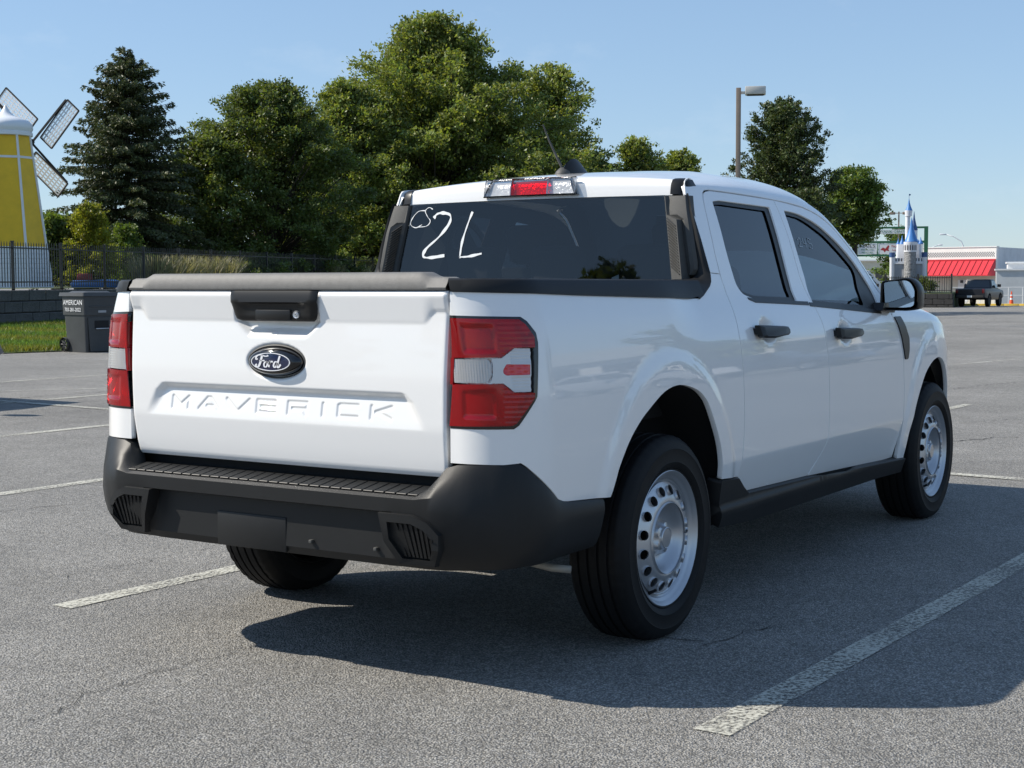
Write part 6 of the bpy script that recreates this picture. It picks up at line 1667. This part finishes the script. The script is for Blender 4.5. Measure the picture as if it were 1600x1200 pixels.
# ---- other vehicles
def vehicle(name, base, rz, label, cat, paint, glass, body, cabin, w, wr, wx, bedcut=None, plate=False, lampcol=None):
    """body / cabin: side outlines (x forward, z up); w half width; wheels at wx with radius wr"""
    t = empty(name, base, label, cat, rz=rz)
    bm = bmesh.new(); bm_prism(bm, body, -w, w, 1, .05); frombm('body', bm, paint, t, smooth=True, sharp=35)
    bm = bmesh.new(); zt_ = max(z for _, z in cabin); zb_ = min(z for _, z in cabin)
    fn = lambda v: Vector((v.x, v.y*(1-.16*(v.z-zb_)/(zt_-zb_)), v.z))
    bm_prism(bm, cabin, -w*.97, w*.97, 1, .04, fn); frombm('cab', bm, paint, t, smooth=True, sharp=35)
    (xa, za), (xb, zb2), (xc, zc), (xd, zd) = cabin[0], cabin[1], cabin[2], cabin[3]
    for s in (-1, 1):
        def sp(x, z, o=.012): return Vector((x, s*(w*.97*(1-.16*(z-zb_)/(zt_-zb_))+o), z))
        mid = (xb+xc)/2
        for u0, u1 in ((.08, .49), (.53, .92)):
            lo = lambda u: xa+(xd-xa)*u; hi = lambda u: xb+(xc-xb)*u
            z0 = zb_+.06; z1 = zt_-.10
            bm = bmesh.new(); vs = [bm.verts.new(sp(lo(u0)*.92+hi(u0)*.08, z0)), bm.verts.new(sp(lo(u1)*.92+hi(u1)*.08, z0)), bm.verts.new(sp(hi(u1), z1)), bm.verts.new(sp(hi(u0), z1))]; bm.faces.new(vs); frombm('side_window', bm, glass, t)
    for (x0, z0, x1, z1, nm) in ((xa, zb_, xb, zt_, 'back_window'), (xd, zb_, xc, zt_, 'windshield')):
        dx = -.015 if nm == 'back_window' else .015; q0, q1 = .12, .86
        P_ = lambda f, y: Vector((x0+(x1-x0)*f+dx, y*w*.97*(1-.16*f)*.86, z0+(z1-z0)*f))
        bm = bmesh.new(); bm.faces.new([bm.verts.new(P_(q0, -1)), bm.verts.new(P_(q0, 1)), bm.verts.new(P_(q1, 1)), bm.verts.new(P_(q1, -1))]); frombm(nm, bm, glass, t)
    for x in wx:
        for s in (-1, 1):
            Mq = Matrix.Translation((x, s*(w-.11), wr)) @ Matrix.Rotation(-s*PI/2, 4, 'X'); bm = bmesh.new()
            bm_lathe(bm, [(wr*.62, .12), (wr*.9, .13), (wr, .08), (wr, -.10), (wr*.9, -.13)], 24, Mq); wo_ = frombm('wheel', bm, MT['rubber'], t, smooth=True, sharp=40)
            bm = bmesh.new(); bm_lathe(bm, [(0, .09), (wr*.25, .10), (wr*.6, .10), (wr*.64, .12)], 20, Mq); frombm('rim', bm, MT['mesh_dark'] if plate else MT['steel'], wo_, smooth=True, sharp=30)
            bm = bmesh.new(); bm_lathe(bm, [(wr*1.16, .122), (wr*1.16, -.2)], 24, Mq @ Matrix.Identity(4)); 
            bm.free()
    xr_ = min(x for x, _ in body)
    if lampcol:
        for s in (-1, 1): box('tail_lamp', (xr_-.012, s*w*.80 if s > 0 else -w*.97, .90), (xr_+.05, w*.97 if s > 0 else -w*.80, 1.18), lampcol, t, .01)
    box('rear_bumper', (xr_-.14, -w*.92, .58), (xr_+.08, w*.92, .76), MT['mesh_dark'] if plate else MT['trim'], t, .04)
    if plate: box('licence_plate', (xr_-.155, -.16, .63), (xr_-.141, .16, .76), MT['signwhite'], t)
    for s in (-1, 1): box('door_mirror', (xd-.55, s*(w+.02) if s > 0 else -w-.25, 1.28), (xd-.42, w+.25 if s > 0 else -w-.02, 1.48), MT['mesh_dark'], t, .03)
    return t
MT['navy'] = pm('black_car_paint', (.012, .013, .018), .4, coat=.15); MT['carglass'] = pm('dark_car_glass', (.02, .025, .03), .05, coat=.5)
q = ground_at(1516, 97)
vehicle('pickup_truck', (q.x, q.y, q.z), math.radians(1.5), 'black single pickup truck parked before the red awning shop', 'pickup truck', MT['navy'], MT['carglass'],
        [(0,.62),(0,1.16),(.06,1.20),(2.0,1.20),(3.7,1.18),(4.9,1.08),(5.15,.98),(5.2,.60),(4.75,.50),(4.60,.85),(4.25,.98),(3.90,.85),(3.75,.45),(1.75,.45),(1.6,.85),(1.25,.98),(.9,.85),(.75,.55)],
        [(1.95,1.18),(2.20,1.80),(3.15,1.80),(3.75,1.18)], .96, .40, (1.25, 4.25), plate=True, lampcol=pm('dark_tail_lamp', (.10, .006, .008), .2, coat=1))
q = ground_at(1276, 84)
vehicle('parked_van', (q.x, q.y, q.z), math.radians(-40), 'white van parked beyond the windshield pillar beside the castle', 'van', MT['shopwhite'], MT['carglass'],
        [(0,.45),(0,1.35),(.1,1.40),(3.6,1.40),(4.6,1.2),(4.8,.5),(4.4,.42),(4.2,.8),(3.9,.9),(3.55,.8),(3.4,.42),(1.3,.42),(1.15,.8),(.85,.9),(.5,.8),(.4,.45)],
        [(.05,1.38),(.35,2.22),(2.9,2.22),(3.7,1.38)], .95, .36, (.85, 3.9), lampcol=MT['redrefl'])

# ================================================================== beyond the frame: what the paint and the back glass mirror
def polar(deg, dist): a = math.radians(deg); p = Vector((1.0+dist*math.cos(a), -1.0+dist*math.sin(a), 0)); return Vector((p.x, p.y, gz(p.x, p.y)))
q = polar(-30, 58); ST = empty('shop_row', (q.x, q.y, q.z), 'long low white shop row with dark windows across the lot', 'building', rz=math.radians(60))
box('wall', (-16, -6, 0), (16, 0, 4.6), MT['shopwhite'], ST); box('fascia', (-16.2, -.1, 3.4), (16.2, .5, 4.7), MT['conc'], ST)
for k in range(8): box('shop_window', (-14.6+k*3.7, -.02, .5), (-11.9+k*3.7, .04, 2.9), MT['carglass'], ST)
for i, (dg_, ds_, hh) in enumerate(((-17, 52, 8.5), (-25, 40, 6.5), (-38, 46, 8.0), (-46, 40, 7.0))):
    p = polar(dg_, ds_); deciduous('lot_tree', p, hh, [(0, .3), (.25, 1.4), (.45, 2.4), (.7, 2.3), (.9, 1.2), (1, .4)], ['tallest','shortest','second tallest','second shortest'][i]+' shade tree in the lot before the long white shop row', MT['maple'], nb=60, ncl=10, nl=16, leaf=.3, bough=1.2, seed=70+i, low=.25, group='shade trees before the shop row')
for i, (dg_, ds_) in enumerate(((150, 44), (158, 50), (141, 52))):
    p = polar(dg_, ds_); deciduous('lot_tree', p, (12.1, 9.6, 8.0)[i], [(0, .6), (.2, 2.2), (.45, 3.0), (.7, 2.6), (.9, 1.4), (1, .4)], ['tallest','middle sized','smallest'][i]+' broad shade tree at the back of the lot', MT['darkleaf'], nb=70, ncl=10, nl=16, leaf=.32, bough=1.3, seed=80+i, low=.12, group='shade trees behind the photographer')
carb = [(0,.45),(0,.95),(.1,1.0),(3.4,.98),(4.3,.88),(4.5,.5),(4.1,.35),(3.95,.65),(3.6,.75),(3.3,.65),(3.15,.35),(1.25,.35),(1.1,.65),(.8,.75),(.5,.65),(.4,.42)]
for i, (dg_, ds_, c_, nm) in enumerate(((-21, 33, (.30, .31, .33), 'silver'), (-26.5, 30, (.02, .03, .06), 'dark blue'), (-33, 28, (.55, .55, .56), 'white'))):
    p = polar(dg_, ds_); vehicle('parked_car', (p.x, p.y, p.z), math.radians(95), nm+' car parked across the lot from the white truck', 'car', pm(nm.replace(' ', '_')+'_car_paint', c_, .3, coat=1), MT['carglass'], carb, [(.35,.98),(.95,1.46),(2.4,1.46),(3.2,.98)], .88, .33, (.8, 3.6), lampcol=MT['redrefl'])

vehicle('parked_car', (1.2, 10.55, 0), 0.0, 'unseen grey car added for its shadow, in a stall beyond the left edge of the white truck bay', 'car', pm('grey_car_paint', (.12, .12, .13), .3, coat=1), MT['carglass'], carb, [(.35,.98),(.95,1.46),(2.4,1.46),(3.2,.98)], .88, .33, (.8, 3.6), lampcol=MT['redrefl'])  # unseen car, added to throw a shadow onto the lot from the left
